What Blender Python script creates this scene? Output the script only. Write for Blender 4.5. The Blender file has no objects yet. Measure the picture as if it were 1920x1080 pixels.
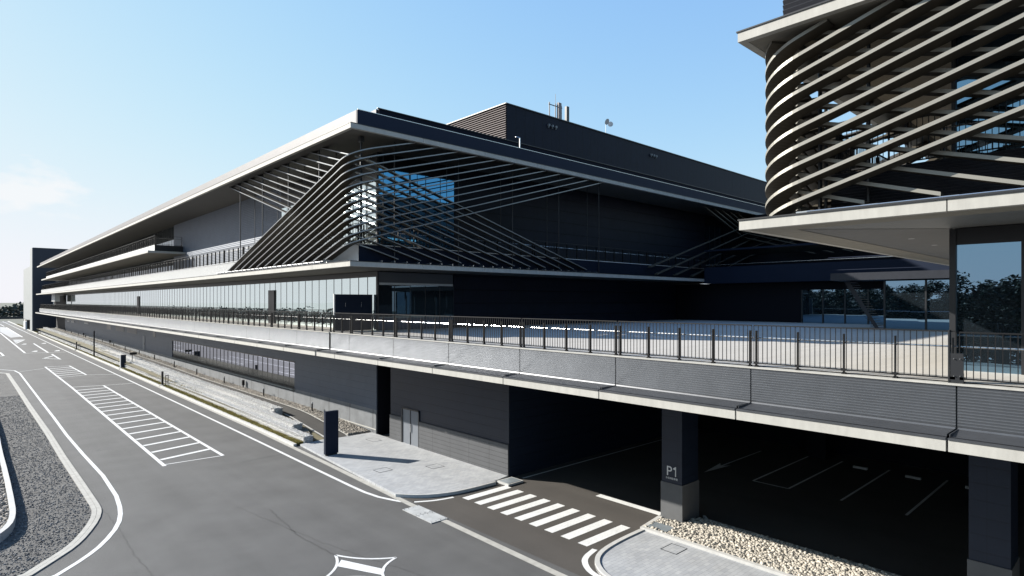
import bpy, math, random
import numpy as np
from mathutils import Vector
random.seed(7); rng = np.random.default_rng(7)
S = bpy.context.scene
C = S.collection
R = math.radians
# ------------------------------------------------------------------ camera
# World axes: +Y runs along the long road facade, +X goes into the block, Z up, road at z = 0.
FPX, HOR, EYE = 1120.9, 565.8, 8.5
cd = bpy.data.cameras.new('camera'); cam = bpy.data.objects.new('camera', cd); C.objects.link(cam)
cd.sensor_width = 36.0; cd.lens = 36.0 * FPX / 1920.0
cd.shift_y = (HOR - 540.0) / 1920.0
cd.clip_start = 0.1; cd.clip_end = 20000
_n1 = math.hypot(1215, FPX); _n2 = math.hypot(1034, FPX)
fwd = Vector((FPX / _n1, FPX / _n2, 0)).normalized()
cam.location = (0, 0, EYE)
cam.rotation_euler = (R(90), 0, math.atan2(fwd.y, fwd.x) - R(90))
S.camera = cam
# ------------------------------------------------------------------ light
SUN = Vector((-2.51, 4.25, 2.40)).normalized()          # towards the sun
el = math.asin(SUN.z); az = math.atan2(SUN.x, SUN.y)
w = bpy.data.worlds.new("World"); S.world = w; w.use_nodes = True
nt = w.node_tree; nt.nodes.clear()
out = nt.nodes.new('ShaderNodeOutputWorld'); bg = nt.nodes.new('ShaderNodeBackground')
sky = nt.nodes.new('ShaderNodeTexSky'); sky.sky_type = 'NISHITA'; sky.sun_disc = False
sky.sun_elevation = el; sky.sun_rotation = az
sky.air_density = 1.0; sky.dust_density = 0.3; sky.ozone_density = 2.0
bg.inputs['Strength'].default_value = 0.097
# thin real-looking cloud bank low above the road's far end
tc = nt.nodes.new('ShaderNodeTexCoord')
def vm(op, a=None, b=None):
    n = nt.nodes.new('ShaderNodeVectorMath'); n.operation = op
    for i, v in enumerate((a, b)):
        if v is None: continue
        if isinstance(v, tuple): n.inputs[i].default_value = v
        else: nt.links.new(v, n.inputs[i])
    return n
def mth(op, a, b=0.5, c=None):
    n = nt.nodes.new('ShaderNodeMath'); n.operation = op; n.use_clamp = False
    for i, v in enumerate((a, b, c)):
        if v is None: continue
        if isinstance(v, (int, float)): n.inputs[i].default_value = v
        else: nt.links.new(v, n.inputs[i])
    return n.outputs[0]
_cn = Vector((0.062, 0.985, 0.143)).normalized()
dlt = vm('SUBTRACT', tc.outputs['Generated'], tuple(_cn)).outputs[0]
scl = vm('MULTIPLY', dlt, (11.0, 4.0, 30.0)).outputs[0]
ln = vm('LENGTH', scl).outputs['Value']
nz = nt.nodes.new('ShaderNodeTexNoise'); nz.inputs['Scale'].default_value = 26; nz.inputs['Detail'].default_value = 7
nzm = vm('MULTIPLY', tc.outputs['Generated'], (1, 1, 2.2)).outputs[0]; nt.links.new(nzm, nz.inputs['Vector'])
dens = mth('SUBTRACT', mth('ADD', mth('MULTIPLY', nz.outputs['Fac'], 2.3), -0.25), ln)
dens = mth('MULTIPLY', dens, 1.3)
cl = nt.nodes.new('ShaderNodeClamp'); nt.links.new(dens, cl.inputs['Value']); cl.inputs['Max'].default_value = 0.8
# soften the physical sky's very steep gradient (shoulder per channel), keep it at sky-like strength
sepc = nt.nodes.new('ShaderNodeSeparateColor'); nt.links.new(sky.outputs[0], sepc.inputs[0]); cmb = nt.nodes.new('ShaderNodeCombineColor')
for i_, (kk, gg) in enumerate(((.36, .93), (.505, .92), (.97, .965))):
    e_ = mth('EXPONENT', mth('MULTIPLY', sepc.outputs[i_], -kk)); nt.links.new(mth('MULTIPLY', mth('SUBTRACT', 1.0, e_), gg*4.34), cmb.inputs[i_])
mixc = nt.nodes.new('ShaderNodeMix'); mixc.data_type = 'RGBA'
nt.links.new(cl.outputs[0], mixc.inputs[0]); nt.links.new(cmb.outputs[0], mixc.inputs[6])
mixc.inputs[7].default_value = (4.05, 4.12, 4.2, 1)
nt.links.new(mixc.outputs[2], bg.inputs['Color']); nt.links.new(bg.outputs[0], out.inputs['Surface'])
sl = bpy.data.lights.new('sun', 'SUN'); so = bpy.data.objects.new('sun', sl); C.objects.link(so)
sl.energy = 5.0; sl.angle = R(0.55); sl.color = (1.0, 0.955, 0.88)
so.rotation_euler = SUN.to_track_quat('Z', 'Y').to_euler(); so.location = (0, 0, 60)
vs = S.view_settings; vs.view_transform = 'Standard'; vs.look = 'None'; vs.exposure = 1.25; vs.gamma = 1; vs.use_curve_mapping = False
S.cycles.max_bounces = 6; S.cycles.diffuse_bounces = 2; S.cycles.glossy_bounces = 4

# ------------------------------------------------------------------ helpers
def gp(px, py, z=0.0):
    """point of the level z seen at photo pixel (px, py) - used for the flat road paint only"""
    a = px - 960.0; b = HOR - py
    x = (a * 1215 + FPX * FPX) / _n1; y = (-a * 1034 + FPX * FPX) / _n2
    t = (z - EYE) / b
    return (x * t, y * t)

def wloc(o):
    v = Vector((0, 0, 0))
    while o is not None:
        v += o.location; o = o.parent
    return v

def tag(o, label=None, cat=None, group=None, kind=None):
    if label: o['label'] = label
    if cat: o['category'] = cat
    if group: o['group'] = group
    if kind: o['kind'] = kind
    return o

def thing(name, label, cat, loc=(0, 0, 0), group=None):
    o = bpy.data.objects.new(name, None); C.objects.link(o); o.location = loc
    o.empty_display_size = 0.3
    return tag(o, label, cat, group)

class MB:
    def __init__(s): s.v = []; s.f = []
    def box(s, x0, x1, y0, y1, z0, z1):
        i = len(s.v)
        s.v += [(x0, y0, z0), (x1, y0, z0), (x1, y1, z0), (x0, y1, z0), (x0, y0, z1), (x1, y0, z1), (x1, y1, z1), (x0, y1, z1)]
        s.f += [(i, i+3, i+2, i+1), (i+4, i+5, i+6, i+7), (i, i+1, i+5, i+4), (i+1, i+2, i+6, i+5), (i+2, i+3, i+7, i+6), (i+3, i, i+4, i+7)]
        return s
    def obox(s, c, ux, uy, hx, hy, z0, z1):
        """box with horizontal axes ux, uy about centre c"""
        i = len(s.v)
        for z in (z0, z1):
            for a, b in ((-1, -1), (1, -1), (1, 1), (-1, 1)):
                s.v.append((c[0] + ux[0]*hx*a + uy[0]*hy*b, c[1] + ux[1]*hx*a + uy[1]*hy*b, z))
        s.f += [(i, i+3, i+2, i+1), (i+4, i+5, i+6, i+7), (i, i+1, i+5, i+4), (i+1, i+2, i+6, i+5), (i+2, i+3, i+7, i+6), (i+3, i, i+4, i+7)]
        return s
    def poly(s, pts, z):
        i = len(s.v); s.v += [(p[0], p[1], z) for p in pts]; s.f.append(tuple(range(i, i+len(pts)))); return s
    def quad(s, *p):
        i = len(s.v); s.v += list(p); s.f.append(tuple(range(i, i+len(p)))); return s
    def prism(s, pts, z0, z1):
        n = len(pts); i = len(s.v)
        a = sum(pts[k][0]*pts[(k+1) % n][1] - pts[(k+1) % n][0]*pts[k][1] for k in range(n))
        if a < 0: pts = pts[::-1]
        s.v += [(p[0], p[1], z0) for p in pts] + [(p[0], p[1], z1) for p in pts]
        s.f.append(tuple(range(i+n-1, i-1, -1))); s.f.append(tuple(range(i+n, i+2*n)))
        for k in range(n):
            l = (k+1) % n; s.f.append((i+k, i+l, i+n+l, i+n+k))
        return s
    def band(s, pts, w0, w1, z, closed=False):
        """flat ribbon left of the polyline between offsets w0 and w1"""
        L = off(pts, w0); Rr = off(pts, w1); i = len(s.v)
        s.v += [(p[0], p[1], z) for p in L] + [(p[0], p[1], z) for p in Rr]; n = len(pts)
        for k in range(n-1): s.f.append((i+k, i+k+1, i+n+k+1, i+n+k))
        return s
    def wallband(s, pts, w0, w1, z0, z1):
        L = off(pts, w0); Rr = off(pts, w1); n = len(pts); i = len(s.v)
        for z in (z0, z1):
            s.v += [(p[0], p[1], z) for p in L] + [(p[0], p[1], z) for p in Rr]
        a, b, c, d = i, i+n, i+2*n, i+3*n
        for k in range(n-1):
            s.f += [(c+k, c+k+1, d+k+1, d+k), (a+k, a+k+1, c+k+1, c+k), (b+k+1, b+k, d+k, d+k+1)]
        s.f += [(a, c, d, b), (a+n-1, b+n-1, d+n-1, c+n-1)]
        return s
    def tube(s, p0, p1, r, n=6, r1=None):
        p0 = Vector(p0); p1 = Vector(p1); d = (p1-p0).normalized(); r1 = r if r1 is None else r1
        a = d.cross(Vector((0, 0, 1))) if abs(d.z) < 0.9 else d.cross(Vector((1, 0, 0)))
        a.normalize(); b = d.cross(a); i = len(s.v)
        for p, rr in ((p0, r), (p1, r1)):
            for k in range(n):
                t = 2*math.pi*k/n; s.v.append(tuple(p + a*math.cos(t)*rr + b*math.sin(t)*rr))
        for k in range(n):
            l = (k+1) % n; s.f.append((i+k, i+l, i+n+l, i+n+k))
        s.f.append(tuple(range(i+n-1, i-1, -1))); s.f.append(tuple(range(i+n, i+2*n)))
        return s
    def build(s, name, mat, parent=None, smooth=False, kind=None, label=None):
        me = bpy.data.meshes.new(name); o0 = wloc(parent) if parent else Vector((0, 0, 0))
        if parent is None and kind is None and s.v:
            a = np.array(s.v); c = (a.min(0)+a.max(0))/2; o0 = Vector((c[0], c[1], a[:, 2].min()))
        me.from_pydata([(v[0]-o0.x, v[1]-o0.y, v[2]-o0.z) for v in s.v], [], s.f)
        me.materials.append(mat); me.validate(); me.update()
        if smooth: me.shade_smooth()
        o = bpy.data.objects.new(name, me); C.objects.link(o)
        if parent: o.parent = parent
        else: o.location = o0
        if kind: o['kind'] = kind
        if label: o['label'] = label
        return o

def off(pts, d):
    if d == 0: return [tuple(p[:2]) for p in pts]
    r = []
    n = len(pts)
    for k in range(n):
        a = Vector(pts[max(k-1, 0)][:2]); b = Vector(pts[k][:2]); c = Vector(pts[min(k+1, n-1)][:2])
        t1 = (b-a).normalized() if (b-a).length > 1e-6 else (c-b).normalized()
        t2 = (c-b).normalized() if (c-b).length > 1e-6 else t1
        t = (t1+t2).normalized(); nrm = Vector((-t.y, t.x)); cs = max(0.4, nrm.dot(Vector((-t1.y, t1.x))))
        p = b + nrm*d/cs; r.append((p.x, p.y))
    return r

def smooth_poly(pts, it=2):
    for _ in range(it):
        q = [pts[0]]
        for a, b in zip(pts[:-1], pts[1:]):
            q += [(a[0]*.75+b[0]*.25, a[1]*.75+b[1]*.25), (a[0]*.25+b[0]*.75, a[1]*.25+b[1]*.75)]
        pts = q + [pts[-1]]
    return pts

def copy_tree(o, parent=None):
    c = o.copy(); C.objects.link(c); c.parent = parent
    for ch in [x for x in bpy.data.objects if x.parent == o]: copy_tree(ch, c)
    return c

# ------------------------------------------------------------------ materials
def mat(name, col, rough=0.6, metal=0.0, var=0.0, vscale=3.0, bump=0.0, bscale=60.0, spec=0.5, ior=None, dist=0.01,
        stretch=(1, 1, 1), island=0.0, var2=0.0, v2scale=0.3, coat=0.0, col2=None):
    m = bpy.data.materials.new(name); m.use_nodes = True; n = m.node_tree; p = n.nodes['Principled BSDF']
    if metal < .5: col = tuple(c_*.66 for c_ in col)
    p.inputs['Base Color'].default_value = (*col, 1); p.inputs['Roughness'].default_value = rough
    p.inputs['Metallic'].default_value = metal; p.inputs['Specular IOR Level'].default_value = spec
    p.inputs['Coat Weight'].default_value = coat
    if ior: p.inputs['IOR'].default_value = ior
    tcn = n.nodes.new('ShaderNodeNewGeometry')
    mp = n.nodes.new('ShaderNodeMapping'); mp.inputs['Scale'].default_value = stretch
    n.links.new(tcn.outputs['Position'], mp.inputs['Vector'])
    cur = None
    def chain(fac, lo, hi):
        nonlocal cur
        mr = n.nodes.new('ShaderNodeMapRange'); n.links.new(fac, mr.inputs[0])
        mr.inputs['From Min'].default_value = 0.3; mr.inputs['From Max'].default_value = 0.7
        mr.inputs['To Min'].default_value = lo; mr.inputs['To Max'].default_value = hi
        mx = n.nodes.new('ShaderNodeVectorMath'); mx.operation = 'SCALE'
        if cur is None: mx.inputs[0].default_value = col
        else: n.links.new(cur, mx.inputs[0])
        n.links.new(mr.outputs[0], mx.inputs['Scale']); cur = mx.outputs[0]
        return mr
    if var:
        t = n.nodes.new('ShaderNodeTexNoise'); t.inputs['Scale'].default_value = vscale; t.inputs['Detail'].default_value = 8
        t.inputs['Roughness'].default_value = 0.65
        n.links.new(mp.outputs[0], t.inputs['Vector']); chain(t.outputs['Fac'], 1-var, 1+var)
    if var2:
        t = n.nodes.new('ShaderNodeTexNoise'); t.inputs['Scale'].default_value = v2scale; t.inputs['Detail'].default_value = 4
        n.links.new(mp.outputs[0], t.inputs['Vector']); chain(t.outputs['Fac'], 1-var2, 1+var2)
    if island:
        mr = chain(tcn.outputs['Random Per Island'], 1-island, 1+island)
        mr.inputs['From Min'].default_value = 0; mr.inputs['From Max'].default_value = 1
    if cur is not None: n.links.new(cur, p.inputs['Base Color'])
    if bump:
        t = n.nodes.new('ShaderNodeTexNoise'); t.inputs['Scale'].default_value = bscale; t.inputs['Detail'].default_value = 5
        n.links.new(mp.outputs[0], t.inputs['Vector'])
        b = n.nodes.new('ShaderNodeBump'); b.inputs['Strength'].default_value = bump; b.inputs['Distance'].default_value = dist
        n.links.new(t.outputs['Fac'], b.inputs['Height']); n.links.new(b.outputs[0], p.inputs['Normal'])
    return m

def lines_mat(name, col, period, axis='Z', rough=0.5, metal=0.0, depth=0.02, joint=None, jaxis='Y', jdark=0.5, var=0.08, sharp=False, dark=0.25, spec=.3):
    """sheet material with fine level ribs (bump) and panel joints"""
    m = mat(name, col, rough, metal, var=var, vscale=1.2, spec=spec); n = m.node_tree; p = n.nodes['Principled BSDF']
    g = [x for x in n.nodes if x.type == 'NEW_GEOMETRY'][0]
    sp = n.nodes.new('ShaderNodeSeparateXYZ'); n.links.new(g.outputs['Position'], sp.inputs[0])
    def M(op, a, b=0.0):
        q = n.nodes.new('ShaderNodeMath'); q.operation = op
        for i, v in enumerate((a, b)):
            if isinstance(v, (int, float)): q.inputs[i].default_value = v
            else: n.links.new(v, q.inputs[i])
        return q.outputs[0]
    fr = M('FRACT', M('DIVIDE', sp.outputs[axis], period))
    if sharp: h = M('GREATER_THAN', fr, 0.12)
    else: h = M('PINGPONG', fr, 0.5)
    b = n.nodes.new('ShaderNodeBump'); b.inputs['Strength'].default_value = 1.0; b.inputs['Distance'].default_value = depth
    n.links.new(h, b.inputs['Height']); n.links.new(b.outputs[0], p.inputs['Normal'])
    src = p.inputs['Base Color'].links[0].from_socket
    def darken(fac, amt):
        nonlocal src
        f = M('ADD', M('MULTIPLY', fac, amt), 1-amt)
        mx = n.nodes.new('ShaderNodeVectorMath'); mx.operation = 'SCALE'; n.links.new(src, mx.inputs[0]); n.links.new(f, mx.inputs['Scale']); src = mx.outputs[0]
    if sharp: darken(M('GREATER_THAN', fr, 0.07), dark)
    if joint:
        fj = M('FRACT', M('DIVIDE', sp.outputs[jaxis], joint))
        darken(M('GREATER_THAN', fj, 0.02/joint), jdark)
    n.links.new(src, p.inputs['Base Color'])
    return m

def paver_mat():
    m = mat('pavers', (.50, .51, .52), .8, var=.10, vscale=2.0, var2=.06, v2scale=.5); n = m.node_tree; p = n.nodes['Principled BSDF']
    g = [x for x in n.nodes if x.type == 'NEW_GEOMETRY'][0]
    br = n.nodes.new('ShaderNodeTexBrick'); n.links.new(g.outputs['Position'], br.inputs['Vector'])
    br.inputs['Scale'].default_value = 1.0; br.inputs['Brick Width'].default_value = .3; br.inputs['Row Height'].default_value = .15
    br.inputs['Mortar Size'].default_value = .006; br.inputs['Color1'].default_value = (1, 1, 1, 1); br.inputs['Color2'].default_value = (.84, .85, .87, 1); br.inputs['Mortar'].default_value = (.62, .62, .62, 1)
    src = p.inputs['Base Color'].links[0].from_socket
    mx = n.nodes.new('ShaderNodeVectorMath'); mx.operation = 'MULTIPLY'; n.links.new(src, mx.inputs[0]); n.links.new(br.outputs['Color'], mx.inputs[1]); n.links.new(mx.outputs[0], p.inputs['Base Color'])
    return m

def asphalt_mat(name, col, patch=.2):
    m = mat(name, col, .8, var=.24, vscale=42, var2=patch*.7, v2scale=.5, bump=.5, bscale=160, dist=.012, spec=.4)
    n = m.node_tree; p = n.nodes['Principled BSDF']; g = [x for x in n.nodes if x.type == 'NEW_GEOMETRY'][0]
    src = p.inputs['Base Color'].links[0].from_socket
    # long faint tyre streaks along the road plus a few sealed paving seams
    mp = n.nodes.new('ShaderNodeMapping'); mp.inputs['Scale'].default_value = (1.1, .035, 1); mp.inputs['Rotation'].default_value = (0, 0, R(2)); n.links.new(g.outputs['Position'], mp.inputs['Vector'])
    t = n.nodes.new('ShaderNodeTexNoise'); t.inputs['Scale'].default_value = 1.0; t.inputs['Detail'].default_value = 5; n.links.new(mp.outputs[0], t.inputs['Vector'])
    mr = n.nodes.new('ShaderNodeMapRange'); n.links.new(t.outputs['Fac'], mr.inputs[0]); mr.inputs['From Min'].default_value = .35; mr.inputs['From Max'].default_value = .65; mr.inputs['To Min'].default_value = .92; mr.inputs['To Max'].default_value = 1.06
    mx = n.nodes.new('ShaderNodeVectorMath'); mx.operation = 'SCALE'; n.links.new(src, mx.inputs[0]); n.links.new(mr.outputs[0], mx.inputs['Scale'])
    n.links.new(mx.outputs[0], p.inputs['Base Color'])
    return m

def glass_mat(name, ior=2.1, tint=(.012, .016, .02), rough=0.0, st=(.50, .78, 1.0), metal=0.0):
    m = bpy.data.materials.new(name); m.use_nodes = True; p = m.node_tree.nodes['Principled BSDF']
    p.inputs['Base Color'].default_value = (*tint, 1); p.inputs['Roughness'].default_value = rough; p.inputs['IOR'].default_value = ior; p.inputs['Metallic'].default_value = metal
    p.inputs['Specular Tint'].default_value = (*st, 1)
    return m

M = dict(
 asphalt=asphalt_mat('asphalt', (.116, .114, .111)), asphalt_dark=asphalt_mat('brown asphalt', (.084, .075, .066), .15),
 paint=mat('road paint', (.86, .86, .84), .7, var=.13, vscale=12, var2=.08, v2scale=1.5),
 oldpaint=mat('worn road paint', (.50, .50, .50), .7, var=.2, vscale=5),
 pavers=paver_mat(), kerb=mat('kerb concrete', (.62, .61, .58), .8, var=.12, vscale=4, bump=.2),
 kerb2=mat('flat kerb blocks', (.50, .48, .43), .8, var=.16, vscale=3),
 fascia=mat('concrete fascia', (.52, .505, .46), .75, var=.10, vscale=2.5, stretch=(2, 2, .5), var2=.06, v2scale=.5, bump=.1),
 soffit=mat('board marked soffit', (.26, .24, .195), .75, var=.13, vscale=2.2, stretch=(6, 1, 1)),
 mainsoffit=mat('main soffit boards', (.115, .11, .10), .8, var=.08, vscale=.8), softpanel=mat('soffit panels', (.15, .155, .155), .55, var=.06, vscale=.8),
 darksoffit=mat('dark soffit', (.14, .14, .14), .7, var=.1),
 slabtop=mat('painted steel ledge', (.10, .105, .115), .42, .45, var=.14, vscale=2.5, var2=.1, v2scale=.4),
 corr=mat('ribbed metal sheet', (.20, .21, .225), .40, .8, var=.07, vscale=1.5),
 corrdark=mat('dark ribbed metal sheet', (.045, .048, .06), .4, .4, var=.1),
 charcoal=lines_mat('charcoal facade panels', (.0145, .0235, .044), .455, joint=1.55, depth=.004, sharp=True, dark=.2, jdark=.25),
 lower=lines_mat('grey plank cladding', (.115, .118, .125), .225, joint=1.62, depth=.012, sharp=True, dark=.55, jdark=.6),
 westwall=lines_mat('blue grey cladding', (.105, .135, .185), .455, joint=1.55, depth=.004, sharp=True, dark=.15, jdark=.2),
 plinth=lines_mat('concrete plinth', (.24, .25, .26), 3.1, axis='Y', depth=.004, sharp=True, dark=.3, joint=None, var=.2),
 siding=lines_mat('ribbed wall siding', (.165, .195, .25), .155, depth=.03, joint=4.65, jdark=.35),
 black=mat('black painted steel', (.012, .012, .013), .45, var=.1, spec=.3), rail=mat('brushed steel rail', (.55, .55, .55), .25, .9),
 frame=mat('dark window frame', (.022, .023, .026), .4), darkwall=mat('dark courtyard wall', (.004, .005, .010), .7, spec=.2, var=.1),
 navy=mat('navy roof parapet', (.014, .022, .045), .6, spec=.15, var=.05, vscale=.4), pent=mat('black penthouse cladding', (.006, .009, .020), .7, spec=.1, var=.08, vscale=.5),
 palepar=lines_mat('pale ribbed parapet', (.24, .23, .235), .11, axis='Y', depth=.02), louv=mat('brown louvre slats', (.28, .24, .23), .5),
 blade=mat('shade darkened bronze sheet', (.105, .092, .072), .5, .1, var=.05, vscale=.6, spec=.3), nose=mat('sun lightened blade nose', (.36, .345, .30), .42, .3, var=.04, vscale=.6), nosed=mat('shade dimmed blade nose', (.20, .21, .22), .32, .6, var=.04, vscale=.6), glass=glass_mat('facade glass', 4.0, st=(.45, .74, 1.0)), glassr=glass_mat('ribbon window glass', 4.0, st=(.72, .75, .90)), glassc=glass_mat('upper court glass', 4.6, st=(.14, .52, 1.0)), glassn=glass_mat('courtyard glass', 2.0),  # two-tone blades: sunlit nose and shaded sheet contrast put into their colours
 glassw=glass_mat('west curtain glass', 1.5, (.66, .76, .75), 0, (1, 1, 1), .92),
 courtpanel=lines_mat('dark court panels', (.010, .014, .027), .93, axis='Z', depth=.01, sharp=True, dark=.5, joint=2.33, jaxis='X', jdark=.6, spec=.15, var=.2), pentpanel=lines_mat('penthouse panels', (.008, .012, .025), 1.05, axis='X', depth=.006, sharp=True, dark=.35, spec=.12, var=.15), seam=mat('tar seam', (.07, .068, .065), .7, var=.3, vscale=8), spandrel=mat('dark green spandrel glass', (.008, .02, .02), .15, spec=.25), pbase=mat('dark grey pillar base', (.115, .118, .122), .7, var=.08, vscale=3), blind=mat('window blind', (.10, .11, .125), .8), hem=mat('pale blind hem', (.62, .66, .68), .7),
 deck=mat('terrace paving', (.60, .565, .51), .75, var=.06, vscale=1.2, stretch=(.25, 2.5, 1), var2=.06, v2scale=.15),
 stone=mat('gabion stone', (.72, .71, .685), .85, island=.22), pebble=mat('pale pebbles', (.55, .50, .42), .8, island=.35),
 gravel=mat('grey brown gravel', (.30, .27, .23), .85, island=.5), mulch=mat('dark crushed stone', (.135, .130, .122), .9, var=.35, vscale=14, var2=.2, v2scale=.8, bump=.9, bscale=30, dist=.06),
 mulchrock=mat('dark chips', (.20, .192, .182), .85, island=.6), wire=mat('gabion core', (.50, .49, .47), .9, var=.35, vscale=16),
 grass=mat('dry yellow grass', (.44, .37, .11), .9, island=.5), soil=mat('soil', (.19, .165, .09), .95, var=.3, vscale=5),
 leaf=mat('foliage', (.030, .042, .018), .8, island=.5), farleaf=mat('far foliage', (.06, .07, .055), .9, island=.5), bark=mat('bark', (.09, .065, .045), .9, var=.3, vscale=6),
 land=mat('far land', (.09, .10, .07), .95, var=.3, vscale=.03), sea=mat('sea water', (.66, .62, .57), 1.0, spec=0.0),
 white=mat('white painted metal', (.75, .75, .74), .5, var=.04), steel=mat('checker plate steel', (.60, .61, .60), .6, .1, var=.2, vscale=3, var2=.12, v2scale=1.0),
 grate=mat('galvanised grating', (.38, .43, .46), .45, .4, var=.1), pathm=asphalt_mat('path asphalt', (.062, .058, .054), .2),
 greybox=mat('end block cladding', (.27, .29, .29), .6, var=.1, vscale=.6), endblock=mat('end block dark cladding', (.030, .034, .048), .6, var=.1, vscale=.3), door=mat('grey metal door', (.20, .22, .25), .5, .1, var=.05),
)

# ================================================================== SETTING
MB().poly([(-70, -400), (4000, -400), (4000, 6000), (-70, 6000)], -.03).build('ground', M['land'], kind='structure')
MB().quad((-70, -400, -.03), (-70, 6000, -.03), (-140, 6000, -9), (-140, -400, -9)).quad((-140, -400, -9), (-140, 6000, -9), (-420, 6000, -30), (-420, -400, -30)).build('sea_bluff', M['land'], kind='structure')
MB().poly([(-18000, -6000), (-420, -6000), (-420, 18000), (-18000, 18000)], -30).build('sea', M['sea'], kind='structure')
MB().poly([(-68, -60), (40, -60), (40, 33.6), (15.2, 48), (15.4, 345), (-68, 345)], 0).build('road', M['asphalt'], kind='structure')
# darker branch road that runs into the garage
br = [(14.12, 8.0), (14.12, 22.5), (14.8, 21.45), (16.0, 21.12), (19.2, 21.25), (36, 21.25), (36, -6), (19.9, -6), (18.6, 12.6), (16.9, 12.75), (15.0, 12.2), (14.4, 10.5)]
MB().poly(br, .004).build('garage_road', M['asphalt_dark'], kind='structure')

# plaza north of the garage mouth
plz = [gp(545, 832), gp(600, 815), gp(640, 814), gp(680, 809.5)]
pl1 = [(13.98, 22.6), (14.30, 28.0), (14.72, 34.35), (17.9, 34.9), (19.43, 35.6), (19.43, 21.35), (18.3, 21.12), (16.9, 21.10), (15.9, 21.22), (15.1, 21.55), (14.5, 22.0)]
MB().prism(pl1, 0, .11).build('pavement', M['pavers'], kind='structure')
edge1 = smooth_poly([(13.98, 22.6), (14.5, 21.95), (15.1, 21.5), (15.9, 21.17), (16.9, 21.04), (18.3, 21.02)], 1)
MB().wallband(edge1, -.09, -.004, 0, .135).build('kerb', M['kerb'], kind='structure')
# plaza south of the garage mouth
e2 = smooth_poly([(18.45, 12.98), (16.9, 12.95), (15.7, 12.78), (14.95, 12.35), (14.45, 11.6), (14.22, 10.4), (14.2, 8.0), (14.2, -8)], 2)
MB().prism(e2 + [(18.45, -8)], 0, .11).build('pavement', M['pavers'], kind='structure')
MB().wallband(e2, .0, .16, 0, .15).build('kerb', M['kerb'], kind='structure')
# long kerb along the road and flush gutter strip
kl = [(13.83, -8), (13.83, 12.8), (13.95, 20), (14.28, 30), (14.52, 40), (14.62, 60), (14.72, 90), (14.85, 130), (15.0, 200), (15.2, 340)]
MB().band(kl, 0, .27, .010).build('gutter_strip', M['kerb2'], kind='structure')
MB().wallband([(14.42, 34.5), (14.55, 40), (14.66, 60), (14.76, 90), (14.89, 130), (15.04, 200), (15.24, 340)], -.14, .05, 0, .13).build('kerb', M['kerb'], kind='structure')

# ---- road paint
P = MB(); Z = .008
def q4(*pix): P.poly([gp(*p) for p in pix], Z)
for k in range(9):                              # crosswalk bars
    y = 20.30 - k*.825
    P.poly([(15.98, y-.21), (18.5, y-.21), (18.5, y+.21), (15.98, y+.21)], Z)
P.build('crosswalk', M['paint'], kind='structure')
P = MB()
P.poly([(20.42, 13.5), (20.78, 13.5), (20.78, 16.75), (20.42, 16.75)], Z)
P.band(smooth_poly([(13.36, 340), (13.4, 100), (13.4, 60), (13.33, 38), (13.22, 26), (13.26, 23.4), (13.72, 21.95), (13.88, 21.75)], 1), -.08, .08, Z)
P.band(smooth_poly([(14.15, 21.45), (14.9, 21.0), (15.75, 20.82)], 2), -.07, .07, Z)
P.band(smooth_poly([(16.0, 13.15), (15.2, 12.95), (14.75, 12.5), (14.5, 12.0), (14.42, 11.2)], 2), -.1, .1, Z)
# left boundary line
lb = [gp(*p) for p in [(0, 693), (27, 695), (37, 700), (75, 750), (100, 782), (125, 816), (155, 851), (193, 892), (218, 930)]]
lb += smooth_poly([gp(*p) for p in [(218, 930), (227, 958), (222, 985), (193, 1020), (158, 1047), (106, 1079)]], 1)[1:]
lb += [(.4, 22.6), (-6, 20.4)]
P.band(lb, -.08, .08, Z)
P.band([gp(37, 697), gp(82, 691)], -.05, .05, Z)
P.build('road_marking', M['paint'], kind='structure')
# hatched islands
P = MB()
def lerp(a, b, t): return (a[0]+(b[0]-a[0])*t, a[1]+(b[1]-a[1])*t)
L0, L1, R0, R1 = (7.84, 35.2), (8.12, 73.4), (10.66, 35.1), (10.66, 72.7)
P.band([(7.76, 34.9), (8.1, 73.2), (8.12, 98.8)], -.09, .09, Z); P.band([R0, R1], -.09, .09, Z)
P.band([L0, R0], -.05, .05, Z+.001); P.band([L1, R1], -.09, .09, Z+.001)
for k in range(1, 18):
    t = k/18.0
    a = lerp(L0, L1, t); b = lerp(R0, R1, t); P.band([(a[0]+.05, a[1]-.9), (b[0]-.05, b[1]+.9-.9)], -.15, .15, Z+.002)
P.band([(8.12, 83.6), (10.75, 84.6)], -.08, .08, Z); P.band([(10.75, 84.6), (10.61, 98.1)], -.09, .09, Z); P.band([(8.1, 98.7), (10.61, 98.1)], -.09, .09, Z)
for k in range(1, 6):
    y = 84 + k*2.35; P.band([(8.15, y-.5), (10.65, y+.3)], -.16, .16, Z+.002)
P.build('hatched_marking', M['paint'], kind='structure')
P = MB()
P.band([(10.7, 72.7), gp(252, 718.5)], -.06, .06, Z); P.band([(10.75, 84.6), gp(216, 702)], -.06, .06, Z)
for a, b in [((0, 624), (47, 662)), ((47, 662.5), (126, 660)), ((22, 603), (0, 606)), ((63, 644), (90, 661)), ((12, 614), (42, 632)), ((97, 664), (113, 674)), ((113, 673.5), (80, 672)), ((80, 672.5), (101, 667)), ((30, 644), (46, 637)), ((0, 661), (7, 667)), ((7, 667), (0, 668)), ((0, 608), (8, 612))]:
    P.band([gp(*a), gp(*b)], -.13, .13, Z)
for c in ((45, 645.5), (65, 659), (82, 644), (107, 658)):
    x, y = gp(*c); P.poly([(x-.5, y-.6), (x+.3, y-.6), (x+.5, y+1.6), (x+.1, y+1.6)], Z)
P.build('faded_marking', M['paint'], kind='structure')
P = MB(); P.poly([gp(0, 613), gp(12, 614), gp(42, 631), gp(20, 633), gp(0, 622)], .006); P.poly([gp(24, 637), gp(45, 636.5), gp(29, 643)], .006)
P.build('faded_marking', M['oldpaint'], kind='structure')
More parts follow.
